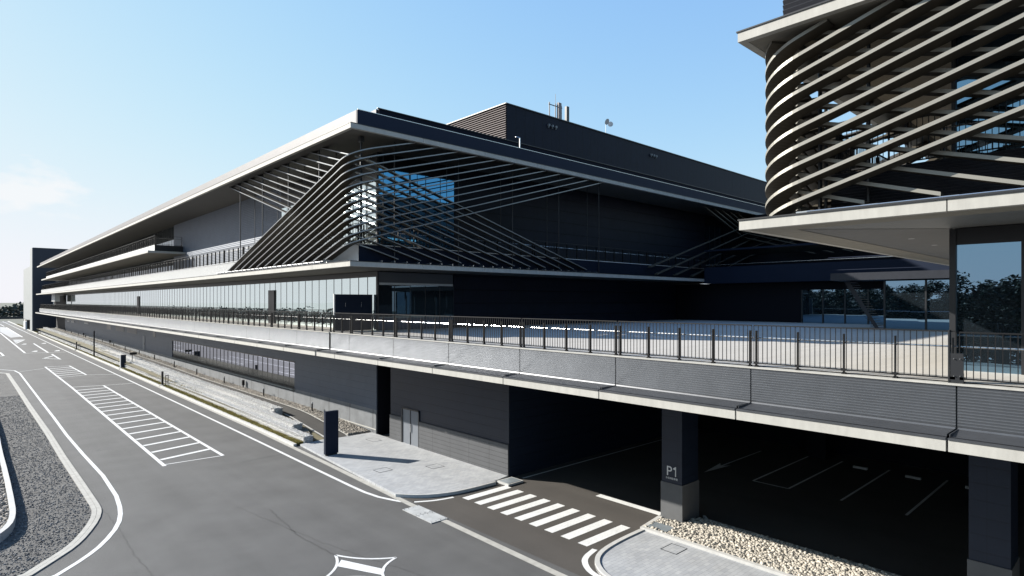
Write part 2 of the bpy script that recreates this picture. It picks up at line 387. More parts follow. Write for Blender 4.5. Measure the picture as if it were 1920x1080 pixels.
# star shaped marking with curved sides in the near road
P = MB()
A = gp(629, 1041); B = gp(743, 1045.5); Cc = (9.55, 16.1); D = (8.1, 17.35)
def arc(a, b, bow, n=8):
    m = ((a[0]+b[0])/2, (a[1]+b[1])/2); c = ((A[0]+B[0]+Cc[0]+D[0])/4, (A[1]+B[1]+Cc[1]+D[1])/4)
    k = (m[0]+(c[0]-m[0])*bow, m[1]+(c[1]-m[1])*bow); r = []
    for i in range(n+1):
        t = i/n; r.append(((1-t)**2*a[0]+2*t*(1-t)*k[0]+t*t*b[0], (1-t)**2*a[1]+2*t*(1-t)*k[1]+t*t*b[1]))
    return r
for a, b in ((A, B), (B, Cc), (Cc, D), (D, A)): P.band(arc(a, b, .45), -.045, .045, Z)
P.poly([gp(640, 1050), gp(722, 1068), gp(718, 1079), gp(632, 1062)], Z+.001)
P.build('road_marking', M['paint'], kind='structure')

# tar seams and cracks in the asphalt
P = MB()
def crack(pts, w_, jit):
    pl = [pts[0]]
    for a, b in zip(pts[:-1], pts[1:]):
        n_ = max(2, int(math.dist(a, b)/.25))
        for i in range(1, n_+1):
            t = i/n_; pl.append((a[0]+(b[0]-a[0])*t+random.gauss(0, jit), a[1]+(b[1]-a[1])*t+random.gauss(0, jit)))
    P.band(pl, -w_/2, w_/2, .005)
crack([gp(190, 952), gp(222, 990), gp(252, 1040), gp(290, 1085)], .045, .018)
crack([gp(505, 955), gp(560, 1005), gp(635, 1045)], .05, .02)
crack([(4.9, 41), (7.6, 41.4)], .03, .012); crack([(4.9, 60.2), (13.2, 60.4)], .03, .01); crack([(10.9, 33), (13.2, 33.2)], .025, .01); crack([(8.4, 26), (9.4, 20), (10.9, 14)], .022, .02)
crack([(5, 76), (13.3, 76.2)], .04, .01); crack([(16.1, 12.9), (16.1, 21)], .012, .004)
P.build('asphalt_seams', M['seam'], kind='structure')

# ---- garage floor lines
P = MB()
for y in (13.1, 11.45, 9.25, 6.85): P.band([(27.65, y), (34.5, y)], -.05, .05, Z)
P.band([(27.65, 11.45), (27.65, 13.1)], -.05, .05, Z)
P.band([(19.9, 20.8), (33, 20.8)], -.05, .05, Z); P.band([(28.6, 15.4), (33.5, 15.4)], -.05, .05, Z)
P.poly([(27.2, 15.4), (29.4, 15.1), (28.9, 15.4), (29.4, 15.7)], Z+.001)
P.build('parking_lines', M['paint'], kind='structure')

# ---- left gravel island with pale flat kerb
ko = [gp(*p) for p in [(0, 699), (17.5, 700.5), (37, 728), (60, 762), (96, 812), (125, 857.5), (160, 907.5), (186, 946)]]
ko += smooth_poly([gp(*p) for p in [(186, 946), (191.5, 957), (187, 975), (165, 1005), (142, 1027), (107, 1050), (60, 1080)]], 1)[1:] + [(-6, 20.9)]
MB().poly(ko + [(-50, 20.9), (-50, 95)], .012).build('gravel_ground', M['mulch'], kind='structure')
for a, b in ((0, .155), (.165, .33)): MB().wallband(ko, -b, -a, 0, .035).build('kerb', M['kerb2'], kind='structure')
ki = [(1.75, 60), (1.78, 50), (1.68, 43.3), (1.68, 37.1), (1.62, 31.0), (1.55, 29.6), (1.38, 28.5), (.95, 27.5), (.2, 26.9), (-3, 26.3), (-12, 25.2)]
ki2 = smooth_poly(ki, 1)
MB().wallband(ki2, -.19, 0, 0, .34).build('raised_kerb', M['kerb'], kind='structure')
MB().poly(off(ki2, -.19) + [(-40, 26), (-40, 60)], .22).build('gravel_bed', M['gravel'], kind='structure')

def rocks(name, cen, rad, m, label=None, parent=None, flat=.75):
    """many separate jittered stones as one mesh"""
    ph = (1+5**.5)/2
    base = np.array([(-1, ph, 0), (1, ph, 0), (-1, -ph, 0), (1, -ph, 0), (0, -1, ph), (0, 1, ph), (0, -1, -ph), (0, 1, -ph), (ph, 0, -1), (ph, 0, 1), (-ph, 0, -1), (-ph, 0, 1)])/1.9
    fc = np.array([(0, 11, 5), (0, 5, 1), (0, 1, 7), (0, 7, 10), (0, 10, 11), (1, 5, 9), (5, 11, 4), (11, 10, 2), (10, 7, 6), (7, 1, 8), (3, 9, 4), (3, 4, 2), (3, 2, 6), (3, 6, 8), (3, 8, 9), (4, 9, 5), (2, 4, 11), (6, 2, 10), (8, 6, 7), (9, 8, 1)])
    cen = np.asarray(cen); n = len(cen); rad = np.broadcast_to(rad, (n,))
    v = base[None]*(1+rng.uniform(-.28, .28, (n, 12, 1)))
    sc = rng.uniform(.7, 1.25, (n, 1, 3)); sc[:, :, 2] *= flat; v = v*sc
    a = rng.uniform(0, 6.28, n); b = rng.uniform(-.5, .5, n); ca, sa = np.cos(a)[:, None], np.sin(a)[:, None]; cb, sb = np.cos(b)[:, None], np.sin(b)[:, None]
    x, y, z = v[..., 0], v[..., 1], v[..., 2]; x, z = x*cb - z*sb, x*sb + z*cb; x, y = x*ca - y*sa, x*sa + y*ca
    v = np.stack([x, y, z], -1)*rad[:, None, None] + cen[:, None, :]
    f = (fc[None] + (np.arange(n)*12)[:, None, None]).reshape(-1, 3)
    me = bpy.data.meshes.new(name); v = v.reshape(-1, 3); o0 = wloc(parent) if parent else Vector((0, 0, 0)); v = v - np.array(o0)
    me.vertices.add(len(v)); me.vertices.foreach_set('co', v.ravel()); me.loops.add(f.size); me.loops.foreach_set('vertex_index', f.ravel().astype(np.int32))
    me.polygons.add(len(f)); me.polygons.foreach_set('loop_start', np.arange(0, f.size, 3, dtype=np.int32)); me.polygons.foreach_set('loop_total', np.full(len(f), 3, dtype=np.int32))
    me.update(); me.validate(); me.materials.append(m); o = bpy.data.objects.new(name, me); C.objects.link(o)
    if parent: o.parent = parent
    else: o['kind'] = 'stuff'
    if label: o['label'] = label
    return o

def inpoly(x, y, poly):
    r = np.zeros(len(x), bool); n = len(poly); j = n-1
    for i in range(n):
        xi, yi = poly[i]; xj, yj = poly[j]
        c = ((yi > y) != (yj > y)) & (x < (xj-xi)*(y-yi)/(yj-yi+1e-12)+xi); r ^= c; j = i
    return r
# chips over the dark island and the raised bed
x = rng.uniform(-9, 5, 60000); y = 20 + 50*rng.uniform(0, 1, 60000)**1.6
inn = off(ko, -.36) + [(-50, 20.9), (-50, 95)]
k = inpoly(x, y, inn) & ~inpoly(x, y, ki2 + [(-40, 25), (-40, 60)]) & (x > -3)
x, y = x[k][:16000], y[k][:16000]
tag(rocks('gravel_chips', np.stack([x, y, np.full(len(x), .02)], 1), rng.uniform(.012, .040, len(x)), M['mulchrock']), 'dark crushed stone chips scattered over the left roadside island', 'gravel')
x = rng.uniform(-3, 1.5, 9000); y = rng.uniform(26.5, 52, 9000); k = inpoly(x, y, off(ki2, -.2) + [(-40, 26), (-40, 60)]); x, y = x[k], y[k]
tag(rocks('kerbed_gravel', np.stack([x, y, np.full(len(x), .25)], 1), rng.uniform(.04, .09, len(x)), M['gravel']), 'brown gravel inside the raised white kerb, lower left', 'gravel')

# ---- bank beside the road: grass strip, path, gravel bed (path level rises to the north)
def zp(y): return float(np.interp(y, [34.4, 38, 42.5, 67, 85, 120, 200, 215], [.115, .28, .45, .5, .72, 1.0, 1.2, 1.2]))
ys = [34.4, 35.5, 37, 39, 41, 43, 46, 50, 55, 60, 67, 75, 85, 100, 120, 150, 180, 208]
def strip(name, xa, xb, dz, m, ya=None, kind='structure'):
    b = MB(); yy = [v for v in ys if ya is None or v >= ya]
    for a, c in zip(yy[:-1], yy[1:]):
        b.quad((xa(a), a, zp(a)+dz), (xb(a), a, zp(a)+dz), (xb(c), c, zp(c)+dz), (xa(c), c, zp(c)+dz))
    return b.build(name, m, kind=kind)
xr = lambda y: float(np.interp(y, [34.4, 38, 42, 46, 300], [17.75, 18.05, 18.4, 18.5, 18.5]))
xl = lambda y: xr(y)-1.25
strip('path', xl, xr, 0, M['pathm'])
strip('path_edging', lambda y: xr(y), lambda y: xr(y)+.1, .04, M['kerb'])
strip('path_edging', lambda y: xl(y)-.12, lambda y: xl(y), .03, M['kerb'])
strip('gravel_base', lambda y: xr(y)+.1, lambda y: 19.44, .01, M['gravel'])
strip('bank', lambda y: 15.2, lambda y: xl(y)-.12, -.03, M['soil'])
MB().quad((14.7, 34.5, .05), (15.3, 34.5, .05), (15.45, 60, .05), (14.8, 60, .05)).quad((14.8, 60, .05), (15.45, 60, .05), (15.7, 340, .05), (15.3, 340, .05)).build('grass_strip_soil', M['soil'], kind='structure')
# gravel bed stones
n = 13000; y = 34.6 + 45*rng.uniform(0, 1, n)**1.5; xx = np.array([xr(v)+.13 for v in y]); x = xx + (19.4-xx)*rng.uniform(0, 1, n); z = np.array([zp(v) for v in y])
tag(rocks('gravel_bed_stones', np.stack([x, y, z+.03], 1), rng.uniform(.05, .10, n), M['gravel']), 'grey brown stones in the bed along the wall foot', 'gravel')
n = 5000; y = rng.uniform(80, 205, n); x = rng.uniform(18.65, 19.4, n); z = np.array([zp(v) for v in y])
tag(rocks('gravel_bed_stones', np.stack([x, y, z+.03], 1), rng.uniform(.09, .14, n), M['gravel']), 'far stones in the bed along the wall foot', 'gravel')
# stones beside the lowest gabion end
x = rng.uniform(15.5, 16.45, 900); y = rng.uniform(34.6, 38.5, 900); k = x < 15.6 + (y-34.3)*.28
tag(rocks('gravel_spill', np.stack([x[k], y[k], np.interp(y[k], [34, 42], [.13, .42])], 1), .07, M['gravel']), 'loose stones between the gabion steps and the path kerb', 'gravel')
# dry grass tufts
def blades(name, pts, h, wd, m, label, cat):
    n = len(pts); a = rng.uniform(0, 6.28, n); dx = np.cos(a)*wd; dy = np.sin(a)*wd; hh = h*rng.uniform(.5, 1.2, n); lx = rng.normal(0, .35, n)*hh; ly = rng.normal(0, .35, n)*hh
    v = np.stack([np.stack([pts[:, 0]-dx, pts[:, 1]-dy, pts[:, 2]], 1), np.stack([pts[:, 0]+dx, pts[:, 1]+dy, pts[:, 2]], 1), np.stack([pts[:, 0]+lx, pts[:, 1]+ly, pts[:, 2]+hh], 1)], 1).reshape(-1, 3)
    me = bpy.data.meshes.new(name); f = np.arange(3*n).reshape(-1, 3); me.from_pydata(v.tolist(), [], f.tolist()); me.materials.append(m)
    o = bpy.data.objects.new(name, me); C.objects.link(o); o['kind'] = 'stuff'; return tag(o, label, cat)
n = 42000; y = 34.6 + 260*rng.uniform(0, 1, n)**2.2; f = rng.uniform(0, 1, n)**1.0
x = np.interp(y, [34, 60, 340], [14.62, 14.72, 15.3]) + f*np.interp(y, [34, 52, 60, 300], [.32, .62, .66, .95])
cl_ = (np.sin(y*5.1)+np.sin(y*2.3+x*9)+rng.normal(0, .8, n)) > -.9; x, y = x[cl_], y[cl_]
blades('grass', np.stack([x, y, np.full(len(x), .05)], 1), .15, .024, M['grass'], 'dry yellow green grass strip between the kerb and the gabions', 'grass')

# ================================================================== GABION WALL
gw = thing('gabion_wall', 'three stepped tiers of stone filled gabions along the road', 'gabion wall', (15.4, 120, 0))
for t, (xa, xb, y0, z0n, z1n, dzf) in enumerate([(14.98, 15.55, 34.5, 0.02, .50, .0), (15.5, 16.1, 37.4, .10, .72, .22), (16.1, 16.75, 42.5, .30, .97, .45)]):
    b = MB(); tops = []
    seg = [v for v in [34.5, 37.4, 42.5, 50, 60, 75, 90, 110, 140, 175, 207] if v >= y0]
    zt = lambda y: z1n + float(np.interp(y, [60, 120, 207], [0, dzf, dzf*1.3]))
    sh = lambda y: float(np.interp(y, [34.5, 40, 52, 75, 207], [0, .12, .30, .32, .5]))
    for a, c in zip(seg[:-1], seg[1:]):
        i = len(b.v)
        for yy in (a, c): b.v += [(xa+sh(yy)+.05, yy, z0n), (xb+sh(yy), yy, z0n), (xb+sh(yy), yy, zt(yy)-.05), (xa+sh(yy)+.07, yy, zt(yy)-.05)]
        b.f += [(i, i+3, i+7, i+4), (i+3, i+2, i+6, i+7), (i+1, i+5, i+6, i+2), (i, i+1, i+2, i+3), (i+4, i+7, i+6, i+5)]
    tier = b.build('gabion_tier', M['wire'], gw)
    cen = []; rad = []
    for (ya, yb, sp) in ((y0, 60, .095), (60, 110, .14), (110, 206, .22)):
        ya = max(ya, y0); ny = int((yb-ya)/sp); hs = zt(ya)-z0n
        for side in ('front', 'top', 'end'):
            ext = hs if side == 'front' else xb-xa
            if side == 'end':
                if sp > .1: continue
                m_ = int(ext*hs/(sp*sp)*1.2); u = rng.uniform(0, ext, m_); v_ = rng.uniform(0, hs, m_)
                cen.append(np.stack([xa+u, np.full(m_, y0+.03), z0n+v_], 1)); rad.append(np.full(m_, sp*.62)); continue
            m_ = int(ny*ext/sp*1.15); yy = rng.uniform(ya, yb, m_); u = rng.uniform(0, ext, m_)
            sx = np.array([sh(q) for q in yy]); zz = np.array([zt(q) for q in yy])
            # leave the wire-tied courses a little recessed so the tiers read as stacked cages
            if side == 'front':
                cr = (np.abs(u % .24) < .02); c_ = np.stack([xa+sx+.075+np.where(cr, .05, 0), yy, z0n+u], 1)
            else: c_ = np.stack([xa+sx+.06+u, yy, zz-.065], 1)
            cen.append(c_); rad.append(np.full(m_, sp*.50)*rng.uniform(.8, 1.05, m_))
    rocks('gabion_stones', np.concatenate(cen), np.concatenate(rad), M['stone'], parent=tier, flat=.85)
    wr = MB()
    for k_ in range(3):
        zf = k_/2
        for a, c in zip(seg[:-1], seg[1:]):
            wr.tube((xa+sh(a)-.01, a, z0n+(zt(a)-z0n)*zf), (xa+sh(c)-.01, c, z0n+(zt(c)-z0n)*zf), .017, 4)
    wr.build('wire_mesh', M['frame'], tier)

# pebble bed at the pillar
pk = [(18.45, -8), (18.45, 12.95), (20.0, 13.25), (21.25, 12.2), (20.9, 9.0), (20.9, -8)]
MB().wallband([(18.42, -8), (18.42, 13.0), (19.95, 13.22)], -.17, 0, 0, .20).build('planter_kerb', M['kerb'], kind='structure')
MB().wallband([(21.3, 12.1), (21.0, 11.8), (20.95, 8), (20.95, -8)], 0, .1, 0, .16).build('planter_kerb', M['kerb'], kind='structure')
MB().poly([(18.58, -8), (18.58, 12.9), (19.95, 13.1), (21.2, 12.15), (20.95, 9), (20.95, -8)], .10).build('pebble_base', M['soil'], kind='structure')
n = 9500; x = rng.uniform(18.6, 20.95, n); y = rng.uniform(2.2, 13.0, n)
k = ~((x > 19.92) & (y > 12.15)) & ~((x < 19.3) & (x > 18.7) & (y > 12.05) & (y < 12.9)) & ~((x > 19.92) & (y < 3.6)) & ((y < 12.95) | (x > 19)); x, y = x[k], y[k]
tag(rocks('pebbles', np.stack([x, y, .13+rng.uniform(0, .05, len(x))], 1), rng.uniform(.045, .08, len(x)), M['pebble']), 'cream pebbles filling the kerbed bed at the P1 pillar', 'pebbles')
MB().box(18.72, 19.28, 12.08, 12.88, .12, .20).build('drain_grate_cover', M['grate'], label=None)
tag(bpy.data.objects['drain_grate_cover'], 'pale blue galvanised grate set in the pebbles before the P1 pillar', 'drain cover')

# ================================================================== MAIN BUILDING
YB = 209.0
mb = thing('main_building', 'long dark three storey building with white slab edges over a garage', 'building', (30, 110, 0))
def part(b, name, m, parent=None, **k): return b.build(name, m, parent or mb, **k)
# --- ground floor / podium
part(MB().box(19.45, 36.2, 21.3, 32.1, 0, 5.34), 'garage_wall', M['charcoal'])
part(MB().box(19.38, 19.45, 21.3, 29.0-.10, 0, 1.6).box(19.38, 19.45, 30.78, 32.1, 0, 1.6), 'plank_base', M['lower'])
d = part(MB().box(19.43, 19.448, 29.0, 29.84, .1, 2.12).box(19.43, 19.448, 29.88, 30.68, .1, 2.12), 'double_door', M['door'])
part(MB().box(19.385, 19.43, 28.92, 29.0, .1, 2.2).box(19.385, 19.43, 30.68, 30.76, .1, 2.2).box(19.385, 19.43, 28.92, 30.76, 2.12, 2.2).box(19.40, 19.44, 29.84, 29.88, .1, 2.12), 'door_frame', M['frame'], d)
part(MB().box(19.36, 19.40, 29.76, 29.80, .85, 1.35), 'door_handle', M['rail'], d)
part(MB().box(22.5, 24, 32.1, 33.8, 0, 5.34).box(19.5, 22.5, 33.72, 33.8, 0, 5.34), 'recess_wall', M['darkwall'])  # second box is a dark lining that paints the gap's shade
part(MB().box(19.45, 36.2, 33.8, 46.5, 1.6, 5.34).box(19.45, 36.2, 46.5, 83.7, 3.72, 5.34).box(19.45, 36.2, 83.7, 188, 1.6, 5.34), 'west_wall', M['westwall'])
part(MB().box(19.42, 36.2, 33.8, YB, -.5, 1.38).box(19.45, 36.2, 33.8, 46.5, 1.38, 1.6).box(19.45, 36.2, 83.7, 188, 1.38, 1.6), 'concrete_plinth', M['plinth'])
part(MB().box(19.40, 19.42, 33.8, 39.2, .33, .40), 'plinth_ledge', M['fascia'])
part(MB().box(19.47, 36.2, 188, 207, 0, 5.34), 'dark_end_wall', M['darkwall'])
wdw = MB()
for k in range(32):
    a = 46.5+k*1.1625
    t1 = random.uniform(-.0015, .0015)
    wdw.quad((19.52+t1, a, 1.62), (19.52, a+1.16, 1.62), (19.52-t1, a+1.16, 3.72), (19.52, a, 3.72))
rw = part(wdw, 'ribbon_window', M['glassr']); part(MB().box(19.495, 19.51, 46.5, 83.7, 1.64, 2.42), 'spandrel_glass', M['spandrel'], rw)
f = MB()
for k in range(33):
    a = 46.5+k*1.1625; f.box(19.49, 19.54, a-.025, a+.025, 1.66, 3.68)
f.box(19.41, 19.56, 46.4, 83.8, 3.68, 3.76).box(19.41, 19.56, 46.4, 83.8, 1.60, 1.66); part(f, 'window_frame', M['frame'], rw)
part(MB().box(19.30, 19.42, 46.4, 83.8, 1.50, 1.585), 'window_sill', M['fascia'], rw)
# west side door, vents and upper windows
d = part(MB().box(19.40, 19.449, 98.7, 100.0, 1.4, 3.6), 'service_door', M['door']); part(MB().box(19.38, 19.40, 98.9, 99.0, 2.3, 2.6), 'door_handle', M['frame'], d)
for a, b_ in ((104, 111.3), (113.5, 120.7)): part(MB().box(19.42, 19.449, a, b_, 3.62, 5.0), 'louvred_vent', M['palepar'])
for a, w_, z0 in ((92.5, 1.4, 3.7), (125, 4, 3.6), (150, 5.5, 4.1), (164, .8, 3.5), (171, 5, 3.9), (179, 4, 3.9), (183.4, 2.4, 3.9)):
    o = part(MB().box(19.43, 19.449, a, a+w_, z0, 4.9), 'upper_window', M['frame'])
    if w_ >= 4 and a > 140: part(MB().box(19.36, 19.42, a, a+w_, z0-.25, z0-.05), 'window_sill', M['white'], o)

def ribs(b, x, y, z0, z1, axis, a0, a1, pitch=.0635, depth=.022, sgn=-1):
    """horizontal rib sheet; axis 'Y' = plane x const, ribs along Y"""
    n = int(round((z1-z0)/pitch)); pr = []
    for k in range(n):
        za = z0+(z1-z0)*k/n; s_ = (z1-z0)/n
        pr += [(0, za), (depth, za+s_*.80), (depth, za+s_*.86)]
    pr.append((0, z1)); i = len(b.v)
    for d_, z in pr:
        if axis == 'Y': b.v += [(x+sgn*d_, a0, z), (x+sgn*d_, a1, z)]
        else: b.v += [(a0, y+sgn*d_, z), (a1, y+sgn*d_, z)]
    for k in range(len(pr)-1): b.f.append((i+2*k, i+2*k+1, i+2*k+3, i+2*k+2))
    return b
joints = [-11.0, -6.3, -1.62, 3.03, 7.68, 12.33, 16.98, 21.63, 26.28, 30.95]
joints2 = [33.42+4.65*k for k in range(38)]
def bays(js, end):
    return [(a, b) for a, b in zip(js, js[1:]+[end])]
BAYS = bays(joints, 33.25) + bays(joints2, YB+1.2)
BAYS = BAYS[:-1] + [(BAYS[-1][0], 210.5)]
fas = MB(); top = MB(); cw = MB(); lip = MB(); bk = MB()
for a, b_ in BAYS:
    g = .022
    fas.box(15.2, 15.42, a+g, b_-g, 5.36, 5.60)
    lip.box(15.185, 15.30, a+g, b_-g, 5.60, 5.645)
    top.quad((15.3, a+g, 5.655), (15.3, b_-g, 5.655), (16.06, b_-g, 5.70), (16.06, a+g, 5.70))
    ribs(cw, 16.09, 0, 5.74, 6.66, 'Y', a+g*.7, b_-g*.7)
    top.quad((16.065, b_-g, 5.70), (16.065, a+g, 5.70), (16.085, a+g, 5.74), (16.085, b_-g, 5.74))
bk.box(15.42, 16.2, -12, 33.1, 5.36, 5.60).box(15.42, 16.2, 33.5, 210, 5.36, 5.60).box(16.10, 16.3, -12, 33.1, 5.6, 6.60).box(16.10, 16.3, 33.5, 209.5, 5.6, 6.60)
for a, b_ in BAYS:                     # raised seams between ledge sheets
    top.box(15.30, 16.06, a+g, a+g+.015, 5.66, 5.71); top.box(15.30, 16.06, b_-g-.015, b_-g, 5.66, 5.71)
part(bk, 'podium_edge_beam', M['frame']); part(fas, 'podium_fascia', M['fascia']); part(lip, 'drip_edge', M['slabtop']); part(top, 'podium_ledge', M['slabtop'])
part(cw, 'ribbed_parapet', M['corr'])
part(MB().box(16.04, 16.32, -12, 33.22, 6.66, 6.70).box(16.04, 16.32, 33.42, 210, 6.66, 6.70), 'parapet_coping', M['fascia'])
part(MB().box(16.2, 60, -12, 33.1, 5.36, 6.60).box(16.2, 60, 33.5, 209, 5.36, 6.60), 'podium_slab', M['darksoffit'])
MB().poly([(16.3, -12), (60, -12), (60, 33.3), (19.0, 33.3), (19.0, 209), (16.3, 209)], 6.72).build('terrace_deck', M['deck'], kind='structure')
part(MB().box(36.2, 36.5, -6.3, 33.8, 0, 5.34).box(19.9, 36.2, -6.3, -6.0, 0, 5.34), 'garage_back_wall_and_light_block', M['darkwall'])  # back wall, plus an unseen end wall added to keep the garage dark
# pillars
for k, yy in enumerate((12.66, 3.06)):
    pb = part(MB().box(19.99, 21.15, yy-.44, yy+.44, 1.56, 5.34), 'garage_pillar', M['charcoal'])
    part(MB().box(19.96, 21.18, yy-.47, yy+.47, 0, 1.56), 'pillar_base', M['pbase'], pb)
    if k == 0: P1 = pb
part(MB().box(34.2, 35.1, 12.2, 13.1, 0, 5.34), 'garage_pillar', M['darkwall'])
def text(body, size, loc, parent, name, cjk=False):
    c = bpy.data.curves.new(name, 'FONT'); c.body = body; c.size = size; c.extrude = .004; c.align_x = 'CENTER'; c.space_character = .95
    t = bpy.data.objects.new(name+'_tmp', c); C.objects.link(t); bpy.context.view_layer.update()
    me = bpy.data.meshes.new_from_object(t.evaluated_get(bpy.context.evaluated_depsgraph_get())); bpy.data.objects.remove(t)
    o = bpy.data.objects.new(name, me); C.objects.link(o); me.materials.clear(); me.materials.append(M['white'])
    o.parent = parent; o.location = Vector(loc) - wloc(parent); o.rotation_euler = (R(90), 0, R(-90)); return o
text('P', .52, (19.982, 12.77, 1.84), P1, 'letter_p')
_c = MB(); _y = 12.49
_c.quad((19.980, _y+.022, 1.84), (19.980, _y-.022, 1.84), (19.980, _y-.022, 2.205), (19.980, _y+.012, 2.205))
_c.quad((19.980, _y+.022, 2.09), (19.980, _y+.012, 2.205), (19.980, _y+.095, 2.15), (19.980, _y+.095, 2.105)); _c.build('digit_one', M['white'], P1)
text('お客様駐車場', .088, (19.982, 12.66, 1.71), P1, 'small_lettering')
for y in (10.35, 8.05, 5.7):
    tag(MB().box(33.6, 33.75, y-.32, y+.32, 0, .11).build('wheel_stop', M['kerb']), {10.35: 'pale wheel stop in the garage bay nearest the P1 pillar', 8.05: 'pale wheel stop in the middle garage bay', 5.7: 'pale wheel stop in the garage bay nearest the right pillar'}[y], 'wheel stop', 'wheel stops in the garage')

# --- deck level glass, west and court sides
def curtain(name, axis, c0, a0, a1, z0, z1, step, m, fm, jit=.0016, mull=.022, dep=.014, par=None, trans=()):
    g = MB(); f = MB(); n = max(1, int(round((a1-a0)/step))); s_ = (a1-a0)/n
    for k in range(n):
        a = a0+k*s_; t = [random.uniform(-jit, jit)*s_ for _ in range(4)]
        if axis == 'Y': g.quad((c0+t[0], a, z0), (c0+t[1], a, z1), (c0+t[2], a+s_, z1), (c0+t[3], a+s_, z0))
        else: g.quad((a, c0+t[0], z0), (a+s_, c0+t[1], z0), (a+s_, c0+t[2], z1), (a, c0+t[3], z1))
    for k in range(n+1):
        a = a0+k*s_
        if axis == 'Y': f.box(c0-dep, c0+.02, a-mull, a+mull, z0, z1)
        else: f.box(a-mull, a+mull, c0-dep, c0+.02, z0, z1)
    for z in trans:
        if axis == 'Y': f.box(c0-dep*.9, c0+.018, a0, a1, z-.03, z+.03)
        else: f.box(a0, a1, c0-dep*.9, c0+.018, z-.03, z+.03)
    o = part(g, name, m, par or mb); part(f, 'mullions', fm, o); return o
o = curtain('west_glazing', 'Y', 19.0, 32.95, 182.0, 6.72, 10.05, 1.1645, M['glassw'], M['frame'])
part(MB().box(18.90, 19.0, 50.9-1.62, 50.55, 6.72, 9.45).box(18.90, 19.0, 100, 101.3, 6.72, 9.3), 'open_door', M['frame'], o)
part(MB().box(18.97, 19.4, 32.95, 209, 10.05, 10.39), 'glazing_head', M['frame'])
part(MB().box(19.0, 19.4, 182, 209, 6.72, 10.05), 'deck_end_wall', M['darkwall'])
o = curtain('court_glazing', 'X', 32.9, 19.05, 24.9, 6.72, 9.56, 1.17, M['glassn'], M['frame'])
part(MB().box(19.08, 24.85, 32.92, 32.96, 9.70, 10.36), 'roller_blind', M['blind'], o); part(MB().box(19.12, 24.82, 32.89, 32.93, 9.56, 9.70), 'blind_hem', M['hem'], o)
part(MB().box(18.95, 19.05, 32.82, 33.0, 6.72, 10.39), 'corner_post', M['frame'])
part(MB().box(24.9, 74, 32.88, 33.4, 6.72, 10.39), 'court_wall', M['courtpanel'])
part(MB().box(19.4, 74, 33.4, 209, 6.72, 10.38), 'deck_storey_core', M['darkwall'])
# --- second slab (first upper floor)
def slab(z, x0, y0, x1, y1, jw=4.65, first=None):
    fa = MB(); k = y0
    a = y0
    y = 38.45-4.65*2
    edges = [y0] + [38.45-4.65+4.65*i for i in range(60) if y0 < 38.45-4.65+4.65*i < y1-.5] + [y1]
    for a, b_ in zip(edges[:-1], edges[1:]): fa.box(x0, x0+.22, a+.008 if a != y0 else a, b_-.008, z, z+.26)
    xe = [x0+.22] + [19.82+4.7*i for i in range(-1, 20) if x0+.5 < 19.82+4.7*i < x1-.5] + [x1]
    for a, b_ in zip(xe[:-1], xe[1:]): fa.box(a if a == x0+.22 else a+.008, b_-.008, y0, y0+.22, z, z+.26)
    part(fa, 'slab_fascia', M['fascia'])
    part(MB().box(x0-.015, x0+.5, y0+.2, y1, z+.262, z+.30).box(x0-.015, x1, y0-.015, y0+.14, z+.262, z+.295), 'edge_flashing', M['frame'])
    # mitred board-marked strip, then panels
    s = MB(); s.quad((x0+.22, y0+.22, z+.012), (x0+.22, y1, z+.012), (x0+1.1, y1, z+.012), (x0+1.1, y0+1.1, z+.012))
    s.quad((x0+.22, y0+.22, z+.012), (x0+1.1, y0+1.1, z+.012), (x1, y0+1.1, z+.012), (x1, y0+.22, z+.012)); part(s, 'soffit_border', M['mainsoffit'])
    part(MB().box(x0+1.1, x1, y0+1.1, y1, z+.02, z+.2), 'soffit_panels', M['mainsoffit'])
    part(MB().box(x0+.22, x1, y0+.22, y1, z+.2, z+.255), 'slab_top', M['slabtop'])
slab(10.40, 15.2, 29.15, 58.0, 208.7)
slab(17.75, 15.2, 29.1, 90.0, 206.1)
# upper floor parapets (ribbed) with floor
cw = MB(); ribs(cw, 16.27, 0, 10.70, 11.70, 'Y', 30.2, 208, .0635); part(cw, 'white_ribbed_parapet', M['white'])
cw = MB(); ribs(cw, 0, 30.2, 10.70, 11.70, 'X', 16.3, 54, .0635); part(cw, 'court_ribbed_parapet', M['navy'])
part(MB().box(16.30, 16.5, 30.25, 208, 10.66, 11.70).box(16.5, 54, 30.25, 30.4, 10.66, 11.70), 'parapet_core', M['navy'])
part(MB().box(16.22, 16.5, 30.15, 208, 11.70, 11.74).box(16.5, 54, 30.15, 30.4, 11.70, 11.74), 'parapet_coping', M['white'])
part(MB().box(16.5, 56, 30.4, 208, 11.55, 11.68), 'upper_floor', M['deck'])
# upper walls
o = curtain('upper_west_glazing', 'Y', 19.0, 32.95, 48.0, 11.7, 16.0, 1.1645, M['glassw'], M['frame'], trans=(15.1,))
part(MB().box(18.98, 19.5, 32.95, 48, 16.0, 17.74), 'upper_glazing_head', M['frame'])
sd = part(MB().box(19.0, 19.5, 48, 81, 11.7, 17.74), 'west_siding_wall', M['siding'])
o = curtain('balcony_glazing', 'Y', 19.3, 81, 206, 11.7, 17.74, 2.3, M['glassn'], M['frame'], trans=(14.1,))
o = curtain('upper_court_glazing', 'X', 32.9, 19.05, 24.95, 11.7, 16.85, 1.17, M['glassc'], M['frame'], trans=(15.15, 13.6))
part(MB().box(19.0, 25.1, 32.88, 33.4, 16.85, 17.74), 'court_glazing_head', M['darkwall']); part(MB().box(18.94, 19.06, 32.84, 33.0, 11.7, 17.74), 'corner_post', M['frame'])
part(MB().box(24.95, 58.2, 32.86, 33.4, 11.7, 17.74), 'upper_court_wall', M['courtpanel'])
